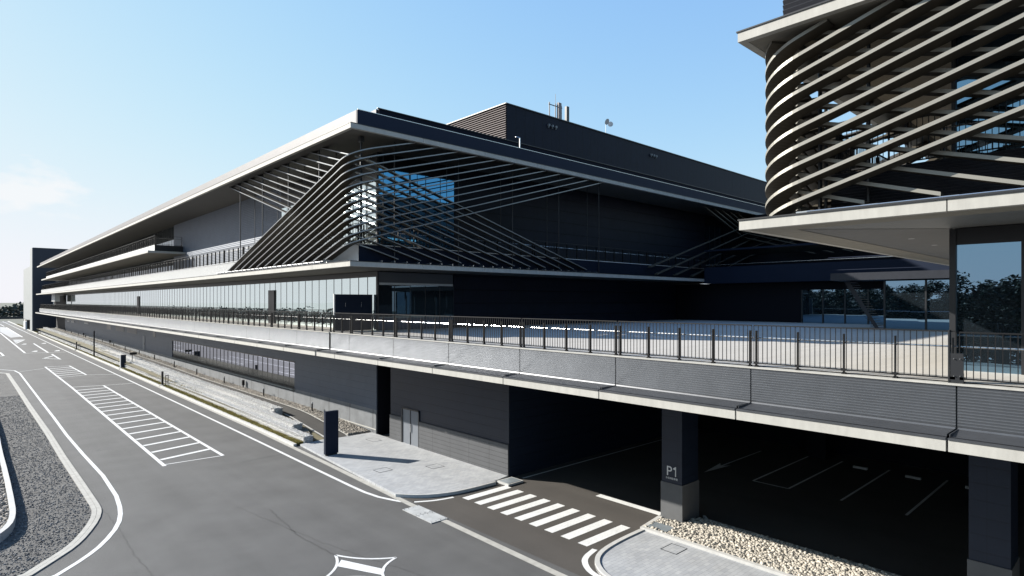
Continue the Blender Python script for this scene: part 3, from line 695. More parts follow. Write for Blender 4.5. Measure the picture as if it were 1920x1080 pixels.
o = curtain('far_court_glazing', 'X', 32.9, 58.2, 66, 11.7, 16.7, 1.17, M['glassc'], M['frame'], trans=(15.1,)); part(MB().box(58.2, 90, 32.86, 33.4, 16.7, 17.74), 'court_glazing_head', M['darkwall'])
part(MB().box(19.6, 74, 33.5, 205, 11.7, 17.72), 'upper_storey_core', M['darkwall'])
# balcony of the next level on the west side
bal = part(MB().box(15.2, 15.42, 75.76, 194, 13.94, 14.18).box(15.42, 19.0, 75.76, 75.98, 13.94, 14.18), 'balcony_fascia', M['fascia'])
part(MB().box(15.42, 19.3, 75.98, 194, 13.96, 14.17), 'balcony_slab', M['soffit']); part(MB().box(16.1, 16.25, 76.95, 193, 14.18, 14.93), 'balcony_parapet', M['white'])
part(MB().box(16.1, 19.0, 76.9, 76.94, 14.18, 14.93), 'balcony_end_panel', M['frame'])
# roof parapets and upper roof steps
part(MB().box(15.7, 15.9, 29.45, 204, 18.01, 18.86), 'west_roof_parapet', M['palepar'])
part(MB().box(15.7, 90, 29.30, 29.44, 18.01, 18.86), 'court_roof_parapet', M['navy'])
part(MB().box(15.72, 90, 29.28, 29.33, 18.86, 18.89), 'parapet_rail', M['rail'])
part(MB().box(19, 90, 32.72, 60, 18.01, 20.42), 'upper_roof_block', M['pent']); part(MB().box(18.9, 18.99, 32.9, 60, 18.01, 20.42), 'sunlit_block_side', M['palepar'])  # road side of the black block made pale to carry its sunlight
part(MB().box(18.88, 90.1, 32.66, 32.78, 20.42, 20.47), 'block_coping', M['frame'])
ph = part(MB().box(32.62, 95, 36, 47.5, 20.3, 24.6), 'penthouse', M['pentpanel']); lv = MB()
n = 22
for k in range(n):
    z = 20.55+k*.183; i = len(lv.v); lv.v += [(32.50, 36.03, z), (32.50, 47.5, z), (32.60, 47.5, z+.11), (32.60, 36.03, z+.11), (32.60, 36.03, z), (32.60, 47.5, z)]; lv.f += [(i, i+1, i+2, i+3), (i, i+4, i+5, i+1)]
part(lv, 'penthouse_louvres', M['louv'], ph); part(MB().box(32.48, 95.1, 35.92, 36.02, 24.58, 24.66).box(32.46, 32.62, 36.02, 47.6, 24.58, 24.66), 'penthouse_coping', M['frame'], ph)
# sidelights on the penthouse wall
for x in (37.4, 52.8):
    for j in range(3): MB().box(x+j*.45, x+j*.45+.16, 35.82, 35.99, 23.72, 23.9).box(x+j*.45+.05, x+j*.45+.1, 35.86, 35.99, 23.6, 23.72).build('wall_camera', M['greybox'], ph)

# ---- blades of the twisting louvre screens
def blade_path(sec, X0, Y0, Rr, sy, z_c, slope, zlo, zhi, w_, thick, smin, smax, concave=False):
    pass
def swirl(parent, X0, Y0, Rr, sy, zc, slope, zlo, zhi, w_=.40, th=.085, name='louvre_blade'):
    """blade wrapping a rounded plan corner; s<0 on the west plane, s>0 on the court plane. z = zc + slope*s, clipped to [zlo, zhi]"""
    q = Rr*math.pi/4; s0, s1 = sorted(((zlo-zc)/slope, (zhi-zc)/slope)); ss = [s0, s1]
    ss += [v for v in np.linspace(-q, q, 15) if s0 < v < s1]; ss = sorted(ss)
    b = MB(); prev = None
    for s in ss:
        if s < -q: p = (X0, Y0+sy*(Rr+(-s-q))); nrm = (1, 0)
        elif s > q: p = (X0+Rr+(s-q), Y0); nrm = (0, sy)
        else:
            t = (s+q)/Rr; p = (X0+Rr-Rr*math.cos(t), Y0+sy*(Rr-Rr*math.sin(t))); nrm = (math.cos(t), sy*math.sin(t))
        z = zc+slope*s; i = len(b.v); h = th/2
        b.v += [(p[0], p[1], z-h), (p[0], p[1], z+h), (p[0]+nrm[0]*w_, p[1]+nrm[1]*w_, z+h), (p[0]+nrm[0]*w_, p[1]+nrm[1]*w_, z-h)]
        if prev is not None:
            a = prev
            for u in range(4):
                v = (u+1) % 4; b.f.append((a+u, a+v, i+v, i+u) if sy > 0 else (a+v, a+u, i+u, i+v))
        else: b.f.append((i, i+1, i+2, i+3))
        prev = i
    b.f.append((prev+3, prev+2, prev+1, prev))
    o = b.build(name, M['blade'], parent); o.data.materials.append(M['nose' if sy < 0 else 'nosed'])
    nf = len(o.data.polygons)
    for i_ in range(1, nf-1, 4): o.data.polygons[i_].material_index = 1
    return o
for k in range(12):      # rising toward the court side
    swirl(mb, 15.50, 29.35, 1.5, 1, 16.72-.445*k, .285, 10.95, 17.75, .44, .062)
for k in range(12):      # inner set, falling toward the court side
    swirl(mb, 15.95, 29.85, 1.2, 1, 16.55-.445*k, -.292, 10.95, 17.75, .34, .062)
def rodpart(x, y, z0, z1, r, par=None): MB().tube((x, y, z0), (x, y, z1), r).build('hanger_rod', M['frame'], par or mb)
for x, y in [(16.45, 30.3), (16.55, 30.42)]: rodpart(x, y, 10.66, 17.45, .05)
for y in (34.8, 39.45, 44.1, 48.8): rodpart(16.1, y, 10.66, 17.75, .04); rodpart(17.2, y, 11.7, 17.75, .025)
for x in (18.5, 23.15, 27.8, 32.45, 37.1): rodpart(x, 30.1, 10.66, 17.75, .035); rodpart(x-.1, 31.2, 11.7, 17.75, .02)
part(MB().box(16.38, 16.62, 30.22, 30.5, 17.45, 17.75), 'hanger_bracket', M['frame'])
part(MB().tube((15.48, 33, 10.84), (15.48, 52.5, 10.84), .035), 'foot_rail', M['rail']); part(MB().tube((15.75, 33, 10.80), (15.75, 52.5, 10.80), .03), 'foot_rail', M['rail'])
for k in range(24): part(MB().box(15.4, 15.95, 33.2+k*.82, 33.26+k*.82, 10.66, 10.86), 'blade_foot', M['rail'])
for k in range(24): part(MB().box(17.3+k*.82, 17.36+k*.82, 29.5, 29.9, 10.66, 10.82), 'blade_foot', M['rail'])
# far end of the court: more blades folding onto the wing
def foldset(parent, Y0, X1, zc_list, slope, zlo, zhi, w_=.35):
    for zc in zc_list:        # zc = height at the inner fold (X1, Y0)
        b = MB(); pts = []
        s0, s1 = sorted(((zlo-zc)/slope, (zhi-zc)/slope)); s0 = max(s0, -18); s1 = min(s1, 24)
        if s1 <= s0: continue
        for s in sorted({s0, s1} | ({0.0} if s0 < 0 < s1 else set())): pts.append((s, zc+slope*s))
        prev = None
        for s, z in pts:
            p = (X1+s, Y0) if s < 0 else (X1, Y0-s); nr = (0, 1) if s < 0 else (1, 0)
            if s == 0: nr = (1, 1)
            i = len(b.v); b.v += [(p[0], p[1], z-.045), (p[0], p[1], z+.045), (p[0]+nr[0]*w_, p[1]+nr[1]*w_, z+.045), (p[0]+nr[0]*w_, p[1]+nr[1]*w_, z-.045)]
            if prev is not None:
                for u in range(4): v = (u+1) % 4; b.f.append((prev+u, prev+v, i+v, i+u))
            else: b.f.append((i, i+1, i+2, i+3))
            prev = i
        b.f.append((prev+3, prev+2, prev+1, prev)); b.build('louvre_blade', M['blade'], parent)
foldset(mb, 29.5, 61.4, [15.83-.84*k for k in range(4)] + [16.7], .29, 10.9, 17.74)
foldset(mb, 29.9, 61.0, [15.35+.5*k for k in range(5)], -.30, 13.2, 17.74)

# ================================================================== RAILINGS
def railing(label, x, runs, zf, ztop, cat='railing', side=-1, axis='Y', pk_=.123, postz=None, hand=.78, inner=.14, pickmax=1e9, endplates=True, name='railing', postw=.05):
    rt = thing(name, label, cat, (x, runs[0][0], zf) if axis == 'Y' else (runs[0][0], x, zf))
    pos = []; pick = MB(); tr = MB(); hr = MB()
    def T(a, c, z): return (x+c, a, z) if axis == 'Y' else (a, x+c, z)
    def bx(b, a0, a1, c0, c1, z0, z1):
        p = T(a0, c0, z0); q = T(a1, c1, z1); b.box(min(p[0], q[0]), max(p[0], q[0]), min(p[1], q[1]), max(p[1], q[1]), z0, z1)
    for a0, a1 in runs:
        bx(tr, a0, a1, -.02, .02, ztop-.03, ztop); tr_ = MB()
        bx(pick, a0, a1, -.015, .015, zf+.07, zf+.10)
        n = int((a1-a0)/pk_)
        for k in range(n+1):
            a = a0+(a1-a0)*k/n; bx(pick, a-.008, a+.008, -.008, .008, zf+.1, ztop-.03)
        hr.tube(T(a0, inner, zf+hand), T(a1, inner, zf+hand), .021, 8)
        m_ = max(1, int(round((a1-a0)/1.13)))
        for k in range(m_+1):
            a = a0+.06+(a1-a0-.12)*k/m_; pos.append(a)
    pm = []
    for i_, a in enumerate(pos):
        b = MB(); bx(b, a-.011, a+.011, -.03, .07, zf-.04, zf+(.98 if postz is None else postz)); bx(b, a-.045, a+.045, -.03, .075, zf-.035, zf+.02)
        p0 = T(a, .06, zf+hand-.03); p1 = T(a, inner, zf+hand-.01); b.tube(p0, p1, .011, 5); p2 = T(a-.03, -.05, zf+.09); bx(b, a-.05, a+.05, -.05, -.02, zf+.06, zf+.12)
        pm.append(b)
    for b in pm[:100]: b.build('post', M['black'], rt)
    if len(pm) > 100:
        r_ = MB()
        for b in pm[100:]:
            i = len(r_.v); r_.v += b.v; r_.f += [tuple(j+i for j in f) for f in b.f]
        o = r_.build('far_posts', M['black'], rt); o['kind'] = 'stuff'
    o = pick.build('pickets', M['black'], rt)
    tr.build('top_rail', M['black'], rt); hr.build('handrail', M['rail'], rt)
    return rt
runs1 = [(a+.03, b_-.03) for a, b_ in bays(joints, 33.2) if a > 3]
railing('picket railing with steel handrail along the plaza edge above the garage', 16.2, runs1, 6.72, 7.86)
railing('picket railing beside the near glass corner at the right edge', 16.2, [(-6.2, -1.7), (-1.6, 3.0)], 6.72, 7.84, pk_=.123, postz=.2)
ep = MB().box(16.14, 16.30, 3.17, 3.2, 6.70, 7.87).box(16.15, 16.19, 2.92, 3.16, 6.70, 7.36)
rt = thing('railing_end_plate', 'dark bolted plate joining two railings before the glass corner', 'plate', (16.2, 3.0, 6.7)); ep.build('plate', M['frame'], rt)
bl = MB()
for y in (2.98, 3.09):
    for z in (6.86, 7.24): bl.tube((16.12, y, z), (16.15, y, z), .012, 8)
bl.build('bolts', M['rail'], rt)
railing('long picket railing on the north terrace in front of the bright glass', 16.2, [(a+.03, b_-.03) for a, b_ in bays(joints2, 209)], 6.72, 7.86, pk_=.13)
railing('railing above the white parapet on the first upper floor, road side', 16.36, [(30.4+4.65*k, 30.34+4.65*(k+1)) for k in range(38)], 11.76, 12.92, pk_=.3, hand=.95, postz=1.08)
railing('thin railing on the first upper floor facing the court', 30.3, [(16.6, 30), (30.1, 44), (44.1, 54)], 11.76, 12.9, axis='X', pk_=.3, postz=1.05)
railing('railing of the short upper balcony on the road side', 16.15, [(77+4.65*k, 76.9+4.65*(k+1)) for k in range(25)], 14.95, 16.0, pk_=.3)
railing('end railing of the upper balcony by the ribbed wall', 77.0, [(16.2, 18.9)], 14.95, 16.0, axis='X', pk_=.8)

# ================================================================== SCREEN PANEL AT THE EXPANSION GAP
sp = thing('screen_panel', 'dark flat screen with pale end standing on the terrace by the glass corner', 'screen', (17.6, 33.45, 6.72))
MB().box(16.44, 18.93, 33.40, 33.46, 6.74, 8.95).build('panel', M['navy'], sp); MB().box(16.36, 16.43, 33.38, 33.48, 6.74, 8.98).build('sunlit_edge', M['white'], sp)  # white strip paints the sunlight on the screen's thin edge
MB().box(17.1, 17.12, 33.385, 33.40, 8.2, 8.45).box(18.15, 18.17, 33.385, 33.40, 8.2, 8.45).build('handles', M['rail'], sp)

# ================================================================== CORNER TOWER (right)
tb = thing('corner_building', 'near dark building with glass base and curving bronze blades', 'building', (25, 0, 6.72))
def tslab(z, x0, y1, x1, y0, jt=(3.03, -1.62, -6.3)):
    fa = MB(); e = [y1]+list(jt)+[y0]
    for a, b_ in zip(e[:-1], e[1:]): fa.box(x0, x0+.2, b_+.012, a-(.012 if a != y1 else 0), z, z+.25)
    xe = [x0+.2]+[19.9+4.65*i for i in range(4) if 19.9+4.65*i < x1-1]+[x1]
    for a, b_ in zip(xe[:-1], xe[1:]): fa.box(a+(.012 if a != x0+.2 else 0), b_-.012, y1-.2, y1, z, z+.25)
    fa.build('slab_fascia', M['fascia'], tb)
    s = MB(); s.quad((x0+.2, y1-.2, z+.01), (x0+1.08, y1-1.08, z+.01), (x0+1.08, y0, z+.01), (x0+.2, y0, z+.01))
    s.quad((x0+.2, y1-.2, z+.01), (x1, y1-.2, z+.01), (x1, y1-1.08, z+.01), (x0+1.08, y1-1.08, z+.01)); s.build('soffit_border', M['soffit'], tb)
    MB().box(x0+1.1, x1, y0, y1-1.1, z+.02, z+.18).build('soffit_panels', M['softpanel'], tb)
    MB().box(x0+.2, x1, y0, y1-.2, z+.18, z+.245).build('slab_top', M['slabtop'], tb)
    MB().box(x0-.03, x1, y0, y1+.03, z+.25, z+.285).build('slab_coping', M['frame'], tb)
tslab(10.40, 15.2, 7.58, 38.6, -14)
tslab(15.40, 15.2, 7.62, 38.6, -14)
# fine hatch of perforated soffit beyond the mitre line
hm = lines_mat('perforated soffit', (.85, .76, .60), .16, axis='X', depth=.02, sharp=True, dark=.6)
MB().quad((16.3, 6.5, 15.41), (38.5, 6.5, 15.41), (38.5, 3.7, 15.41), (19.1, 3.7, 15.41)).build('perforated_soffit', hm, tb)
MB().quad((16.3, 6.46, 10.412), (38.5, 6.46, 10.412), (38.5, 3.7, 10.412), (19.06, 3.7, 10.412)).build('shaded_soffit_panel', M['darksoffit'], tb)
def curt2(name, axis, c0, a0, a1, z0, z1, step, m, par, mull=.045, dep=.09, trans=()):
    o = curtain(name, axis, c0, a0, a1, z0, z1, step, m, M['frame'], jit=.0008, mull=mull, dep=dep, par=par, trans=trans); return o
curt2('deck_glazing', 'Y', 19.1, -10.35, 3.65, 6.72, 9.98, 1.4, M['glass'], tb)
MB().box(19.06, 19.3, -10.35, 3.65, 9.98, 10.40).build('glazing_head', M['frame'], tb); MB().box(19.02, 19.16, 3.6, 3.74, 6.72, 10.4).build('corner_post', M['frame'], tb)
curt2('upper_glazing', 'Y', 19.1, -10.35, 3.65, 11.7, 15.4, 2.33, M['glass'], tb)
MB().box(19.4, 38, -12, 3.6, 6.72, 15.4).build('tower_core', M['darkwall'], tb)
cw = MB(); ribs(cw, 16.95, 0, 10.72, 11.85, 'Y', -12, 5.9, .075, .03); ribs(cw, 0, 5.9, 10.72, 11.85, 'X', 16.95, 36, .075, .03, sgn=1); cw.build('ribbed_parapet', M['corrdark'], tb)
MB().box(17.0, 38, -12, 5.86, 10.66, 11.80).build('upper_floor', M['corrdark'], tb)
cw = MB(); ribs(cw, 17.5, 0, 15.68, 20.4, 'Y', -12, 7.39, .14, .05); cw.build('roof_louvres', M['corrdark'], tb); MB().box(17.55, 56, -12, 7.35, 15.69, 20.4).build('roof_plant_room', M['frame'], tb)
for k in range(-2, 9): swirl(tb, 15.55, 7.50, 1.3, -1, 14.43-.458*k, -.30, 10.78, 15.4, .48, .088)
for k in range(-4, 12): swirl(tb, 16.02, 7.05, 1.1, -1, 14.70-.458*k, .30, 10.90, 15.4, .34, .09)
for y in (4.9, 1.6, -1.6, -4.9): rodpart(16.55, y, 10.66, 15.4, .045, tb)
for x, y in ((16.7, 6.1), (16.85, 6.0), (17.3, 6.3), (21.5, 6.4), (26, 6.4)): rodpart(x, y, 10.66, 15.4, .045, tb)
for y in (5.57, 4.07, 2.52, 1.0): MB().box(15.75, 16.1, y-.02, y+.35, 10.69, 10.76).build('blade_foot', M['rail'], tb); MB().box(15.72, 15.78, y+.4, y+.75, 10.70, 10.80).build('blade_foot', M['rail'], tb)
MB().tube((15.6, -8, 10.76), (15.6, 6, 10.76), .02).build('foot_rail', M['rail'], tb)
railing('picket railing behind the blades on the near tower terrace', 17.05, [(-8, 5.8)], 11.85, 12.98, pk_=.12, postz=1.05)
railing('picket railing on the far side of the near tower terrace', 5.8, [(17.1, 34)], 11.85, 12.98, axis='X', pk_=.12, postz=1.05)
for x, y in ((21.14, 5.1), (24.1, 5.15)):
    tb_ = MB(); i = len(tb_.v); tb_.v += [(x+.09*math.cos(t*math.pi/6), y+.09*math.sin(t*math.pi/6), 10.404) for t in range(12)]; tb_.f.append(tuple(range(11, -1, -1)))
    tb_.build('downlight', M['white'], tb)

# ================================================================== FAR WING ACROSS THE COURT
wb = thing('court_wing', 'dark two storey wing closing the far side of the terrace court', 'building', (56, 12, 6.72))
o = curt2('wing_glazing', 'Y', 44.4, -6, 12.2, 6.72, 9.85, 2.15, M['glass'], wb)
MB().box(43.5, 46, -6, 15.2, 9.93, 10.42).build('wing_band', M['corrdark'], wb); MB().box(44.45, 50, -6, 12.2, 6.72, 9.9).build('wing_core', M['darkwall'], wb)
MB().box(43.4, 43.5, -6, 15.3, 10.62, 10.66).box(43.4, 43.5, -6, 15.3, 11.45, 11.50).build('wing_rail', M['navy'], wb)
st = MB()
for k in range(19):
    y = 13.0+k*.09; z = 6.85+k*.165; st.box(45.2, 47.2, y, y+.3, z, z+.03)
st.quad((45.15, 12.75, 6.75), (45.15, 13.0, 6.75), (45.15, 14.9, 9.9), (45.15, 14.55, 9.9)); st.build('open_stair', M['corrdark'], wb)
o = curt2('recessed_glazing', 'Y', 52.5, 12.2, 20.6, 6.72, 9.5, 1.7, M['glass'], wb)
MB().box(52.6, 58, 12.2, 32.8, 6.72, 10.2).build('recess_wall', M['darkwall'], wb)
MB().box(51.5, 58, -6, 29.1, 10.2, 11.7).build('wing_parapet_band', M['navy'], wb); MB().box(51.5, 51.6, 12, 29, 11.9, 11.94).build('wing_band_rail', M['rail'], wb)
MB().box(51.5, 58, -6, 29.1, 13.2, 13.35).build('wing_upper_slab', M['navy'], wb)
curt2('wing_upper_glazing', 'Y', 66.5, -6, 29.0, 13.35, 17.0, 2.3, M['glassc'], wb); MB().box(62, 66.4, -6, 32.8, 11.7, 17.7).build('wing_upper_core', M['darkwall'], wb)
MB().box(66, 80, -6, 29.0, 17.0, 17.7).build('wing_roof', M['navy'], wb)

# ================================================================== END BLOCKS, HILL
eb = thing('end_block', 'tall dark windowless block at the far end of the road facade', 'building', (19, 230, 0))
MB().box(15.2, 24.2, 217.7, 225, -.5, 23.97).build('block', M['endblock'], eb); MB().box(15.0, 15.2, 217.9, 225, -.5, 23.9).build('sunlit_side_sheet', M['greybox'], eb)  # lighter sheet puts sunlight into the colour of the block's road side
MB().box(18.0, 20.0, 217.6, 217.69, 18.5, 21.2).box(18.0, 20.0, 217.6, 217.69, 14.5, 17.2).build('shaft_louvres', M['corrdark'], eb)
eg = thing('grey_annex', 'lower grey metal clad block beyond the tall dark block', 'building', (20, 265, 0))
MB().box(17.2, 26, 250.2, 286, 2.3, 20.4).build('cladding', M['greybox'], eg); MB().box(17.4, 26, 250.4, 286, -.5, 2.3).build('pale_base', M['fascia'], eg)
eq = thing('equipment_box', 'white louvred box on a post at the far end of the terrace', 'box', (16.6, 190, 6.72)); bb = MB()
for k in range(6): bb.box(16.9, 17.0, 183, 190, 8.6+k*.32, 8.82+k*.32)
bb.build('louvres', M['white'], eq); MB().box(17.0, 17.9, 182.9, 190.1, 8.55, 10.4).build('casing', M['white'], eq); MB().tube((17.2, 188, 6.72), (17.2, 188, 8.6), .12).build('post', M['rail'], eq)

def leafcloud(cen, rad, n, size, b):
    """leaf clumps through an ellipsoid volume; returns via lists"""
    for _ in range(n):
        v = Vector((random.gauss(0, 1), random.gauss(0, 1), random.gauss(0, 1))).normalized()*random.uniform(.45, 1.0)
        p = Vector((cen[0]+v.x*rad[0], cen[1]+v.y*rad[1], cen[2]+v.z*rad[2])); s = size*random.uniform(.6, 1.4)
        a = Vector((random.gauss(0, 1), random.gauss(0, 1), random.gauss(0, .6))).normalized(); c = a.cross(Vector((random.gauss(0, 1), random.gauss(0, 1), random.gauss(0, 1)))).normalized()
        b.quad(tuple(p-a*s), tuple(p+c*s*.7), tuple(p+a*s), tuple(p-c*s*.7))
b = MB()
for _ in range(330):
    x = random.uniform(-60, 70); y = random.uniform(400, 450); h = float(np.interp(x, [-60, 10, 35, 70], [3.5, 5, 9.5, 11]))*random.uniform(.75, 1.1)
    leafcloud((x, y, h*.5), (3.6, 4, h*.52), 42, .75, b)
tag(b.build('wooded_hillside', M['farleaf'], kind='stuff'), 'low dark wooded rise beyond the end of the road', 'woodland')
MB().box(-60, 60, 385, 385.6, 0, 1.1).build('retaining_wall', M['frame']); tag(bpy.data.objects['retaining_wall'], 'low dark wall across the far end of the road', 'wall')

# ---- trees across the road (they show in the glass)
def tree(h, seed):
    random.seed(seed); t = thing('roadside_tree', 'tall dark tree seen mirrored in the tower glass', 'tree', (0, 0, 0), 'trees across the road')
    tr = MB(); tr.tube((0, 0, 0), (0, 0, h*.45), .22, 8, .15); tr.tube((0, 0, h*.45), (.2, .1, h*.9), .15, 6, .04)
    for k in range(7):
        a = k*.9; z = h*(.3+.08*k); tr.tube((0, 0, z), (math.cos(a)*h*.22, math.sin(a)*h*.22, z+h*.12), .07, 5, .02)
    tr.build('trunk', M['bark'], t); c = MB()
    for k in range(16):
        z = h*random.uniform(.28, .95); r = h*.26*(1.15-z/h)+.5; a = random.uniform(0, 6.28)
        leafcloud((math.cos(a)*r*.9, math.sin(a)*r*.9, z), (r*.95, r*.95, h*.12), 260, .20, c)
    c.build('crown', M['leaf'], t); return t
ta = [tree(13.5, 3), tree(12, 5), tree(15, 9)]
spots = [(-46+random.uniform(-4, 4), -30+3.4*k+random.uniform(-1.2, 1.2)) for k in range(34)] + [(-57+random.uniform(-3, 3), -34+4.2*k) for k in range(26)] + [(-66+random.uniform(-3, 3), -40+4.6*k) for k in range(26)]
for i, (x, y) in enumerate(spots):
    o = ta[i] if i < 3 else copy_tree(ta[i % 3]); o.location = (x, y, -.03); o.rotation_euler = (0, 0, random.uniform(0, 6)); s_ = random.uniform(.74, .86); o.scale = (s_*1.35, s_*1.35, s_)
random.seed(20)
b = MB()
for k in range(70): leafcloud((-41+random.uniform(-1, 1), -40+2.1*k, 2.6), (2.2, 1.9, 3.0), 210, .2, b)
tag(b.build('undergrowth', M['leaf'], kind='stuff'), 'dense dark shrubs below the trees across the road', 'shrubs')
random.seed(21)
b = MB()
for _ in range(420):
    x = random.uniform(-230, -150); y = random.uniform(-100, 900); leafcloud((x, y, -9), (7, 8, random.uniform(9, 14)), 26, 1.7, b)
tag(b.build('shore_woodland', M['farleaf'], kind='stuff'), 'distant tree belt below the bluff, mirrored low in the west glass', 'woodland')

# ================================================================== STREET OBJECTS
py = thing('pylon_sign', 'dark blank slab pylon standing on the pale plaza', 'sign', (14.93, 30.8, .11))
MB().box(14.55, 15.31, 30.70, 30.90, .19, 2.52).build('slab', M['navy'], py); MB().box(14.60, 15.26, 30.73, 30.87, .11, .19).build('base', M['frame'], py)
# bollard lights
bo = thing('bollard_light', 'black bollard light with white cap in the gravel nearest the pylon', 'bollard', (18.88, 42.0, 0), 'bollard lights along the path')
MB().tube((18.88, 42, 0), (18.88, 42, .62), .055, 10).build('post', M['black'], bo); MB().tube((18.88, 42, .62), (18.88, 42, .72), .06, 10).build('lamp_cap', M['white'], bo)
bys = [42.0, 51.5, 61.8, 71.0, 80.3, 90.3, 99.5, 109.5, 119, 130, 139.5, 149.5, 160, 171, 182]
names = ['second', 'third', 'fourth', 'fifth', 'sixth', 'seventh', 'eighth', 'ninth', 'tenth', 'eleventh', 'twelfth', 'thirteenth', 'fourteenth', 'fifteenth']
for i, y in enumerate(bys):
    o = bo if i == 0 else copy_tree(bo); o.location = (18.88, y, zp(y)+.02)
    if i: o['label'] = names[i-1] + ' black bollard light from the pylon, in the gravel beside the path'
# dark wall lamps in the gravel bed
wl = thing('spot_fixture', 'squat black fixture in the gravel under the ribbon window', 'fixture', (19.2, 60, 0), 'dark fixtures at the wall foot')
MB().box(19.12, 19.3, 59.85, 60.1, .3, .78).box(19.17, 19.25, 59.93, 60.02, 0, .3).build('housing', M['black'], wl); MB().box(19.10, 19.12, 59.9, 60.05, .35, .72).build('lens', M['frame'], wl)
for i, y in enumerate([57.5, 124.5, 155, 186]):
    o = wl if i == 0 else copy_tree(wl); o.location = (19.2, y, zp(y))
    if i: o['label'] = ['', 'squat black fixture at the wall foot below the pale vents', 'squat black fixture at the far wall foot, before the small windows', 'farthest squat black fixture at the wall foot'][i]
# roadside posts with hoops
hp = thing('hoop_post', 'black square post with a hoop by the kerb, nearest the camera', 'post', (14.95, 68, 0), 'hoop posts along the kerb')
MB().box(14.83, 15.0, 67.9, 68.1, 0, 1.45).build('post', M['black'], hp); MB().box(15.18, 15.24, 67.96, 68.04, 0, 1.02).box(15.4, 15.46, 67.96, 68.04, 0, 1.0).box(15.18, 15.46, 67.96, 68.04, .98, 1.05).build('hoop', M['black'], hp)
MB().box(14.6, 15.15, 67.75, 68.25, .0, .12).build('footing', M['kerb'], hp)
for i, y in enumerate([68.0, 128.5, 199.0]):
    o = hp if i == 0 else copy_tree(hp); o.location = (14.95, y, .05)
    if i: o['label'] = ['', 'middle black hoop post by the kerb, beyond the lamp pole', 'farthest black hoop post by the kerb near the dark block'][i]
lp = thing('lamp_pole', 'slim black pole rising from the grass strip in front of the gabions', 'pole', (15.0, 110.4, 0))
MB().tube((15.0, 110.4, 0), (15.0, 110.4, 4.05), .10, 10).build('pole', M['black'], lp); MB().box(14.86, 15.14, 110.26, 110.54, 0, .15).build('base', M['kerb'], lp)
ub = thing('utility_cabinet', 'grey cabinet with pale side and small black camera on the gabion slope', 'cabinet', (15.1, 89.5, 0))
MB().box(14.95, 15.5, 89.3, 89.6, .12, 1.75).build('housing', M['charcoal'], ub); MB().box(14.88, 14.95, 89.3, 89.6, .12, 1.7).build('pale_side', M['white'], ub)
MB().box(14.6, 15.8, 88.6, 90.2, 0, .12).build('plinth', M['kerb'], ub); MB().box(15.9, 16.7, 89.3, 89.6, 1.7, 2.0).tube((16.2, 89.45, .8), (16.2, 89.45, 1.8), .04).build('camera_head', M['black'], ub)
sk = thing('skip_container', 'small white and dark container by the kerb before the grey annex', 'container', (14.9, 243, 0))
MB().box(14.6, 15.0, 236, 243, 0, 2.4).build('pale_side', M['white'], sk); MB().box(15.0, 17.8, 236, 243, 0, 2.9).build('dark_side', M['frame'], sk)
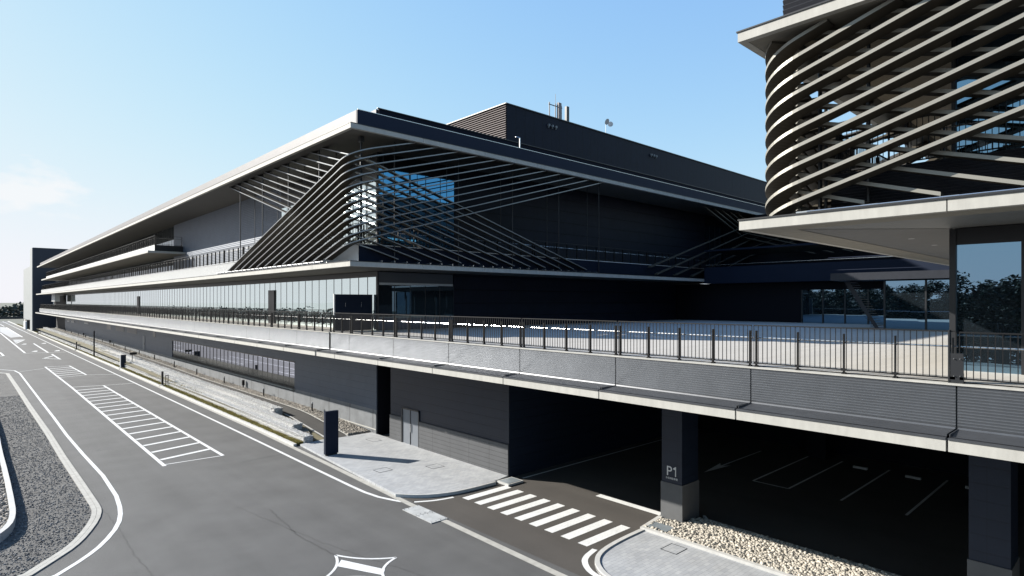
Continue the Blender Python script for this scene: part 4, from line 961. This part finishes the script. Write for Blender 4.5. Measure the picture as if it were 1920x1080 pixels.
# steel drain plates and covers in the ground
dp = thing('steel_cover_plate', 'bright bolted steel plate lying across the gutter strip', 'plate', (13.6, 20, 0))
MB().box(13.24, 14.02, 19.95, 20.95, .012, .03).box(13.24, 14.02, 18.9, 19.92, .012, .03).build('plate', M['steel'], dp); bl = MB()
for y in (18.97, 19.84, 20.03, 20.88):
    for x in (13.3, 13.5, 13.72, 13.95): bl.tube((x, y, .03), (x, y, .04), .018, 6)
bl.build('bolts', M['frame'], dp)
gr = thing('drain_grating', 'square blue grey grating at the corner of the garage wall', 'drain cover', (19.0, 20.7, 0))
MB().box(18.5, 19.45, 20.3, 21.1, .012, .10).build('frame', M['kerb'], gr); MB().box(18.57, 19.38, 20.37, 21.03, .10, .112).build('grate', M['grate'], gr)
def cover(x0, x1, y0, y1, z, label):
    t = thing('inspection_cover', label, 'cover', ((x0+x1)/2, (y0+y1)/2, z)); f = MB(); e = .025
    f.box(x0, x1, y0, y0+e, z, z+.008).box(x0, x1, y1-e, y1, z, z+.008).box(x0, x0+e, y0+e, y1-e, z, z+.008).box(x1-e, x1, y0+e, y1-e, z, z+.008); f.build('rim', M['frame'], t)
    MB().box(x0+e, x1-e, y0+e, y1-e, z, z+.004).build('lid', M['pavers'], t)
cover(15.1, 15.85, 25.95, 26.6, .11, 'square paved cover outlined in black, left of two near the garage wall')
cover(17.42, 18.15, 24.72, 25.4, .11, 'faint square paved cover in the plaza beside the plank wall')
cover(17.45, 18.15, 10.88, 11.5, .11, 'square black rimmed cover in the pavement before the pebble bed')
cover(18.15, 18.75, 31.95, 32.85, .11, 'small paved cover near the dark recess beside the garage wall')

# ---- rooftop antennas
an = thing('phone_antenna', 'cluster of grey panel antennas on a steel frame on the penthouse roof', 'antenna', (39.8, 37.5, 24.6))
f = MB()
for x in (39.2, 40.0, 40.8): f.tube((x, 37.5, 24.6), (x, 37.5, 26.6), .05)
f.tube((39.1, 37.5, 26.4), (40.9, 37.5, 26.4), .04).tube((39.1, 37.5, 25.2), (40.9, 37.5, 25.2), .04).tube((40.0, 37.5, 26.6), (40.0, 37.5, 27.5), .02); f.build('frame', M['frame'], an)
MB().box(40.1, 40.5, 37.2, 37.4, 24.95, 26.7).build('panel', M['louv'], an); MB().box(41.2, 41.55, 37.2, 37.45, 24.9, 26.6).build('panel', M['frame'], an)
dn = thing('small_antenna', 'small pale dish antenna on a thin rod on the penthouse roof', 'antenna', (46.2, 36.6, 24.6))
MB().tube((46.2, 36.6, 24.6), (46.2, 36.6, 26.0), .03).build('rod', M['rail'], dn); MB().tube((46.2, 36.45, 26.0), (46.2, 36.55, 26.05), .3, 12, .12).tube((46.8, 36.5, 25.9), (46.85, 36.55, 25.9), .26, 12, .2).build('dish', M['white'], dn)
rh = thing('roof_hook', 'thin bent pipe standing on the roof before the penthouse', 'pipe', (30.2, 32.2, 18.0))
MB().tube((28.6, 30.2, 18.0), (28.6, 30.2, 19.9), .04).tube((28.6, 30.2, 19.9), (28.2, 30.2, 19.9), .04).build('pipe', M['rail'], rh)
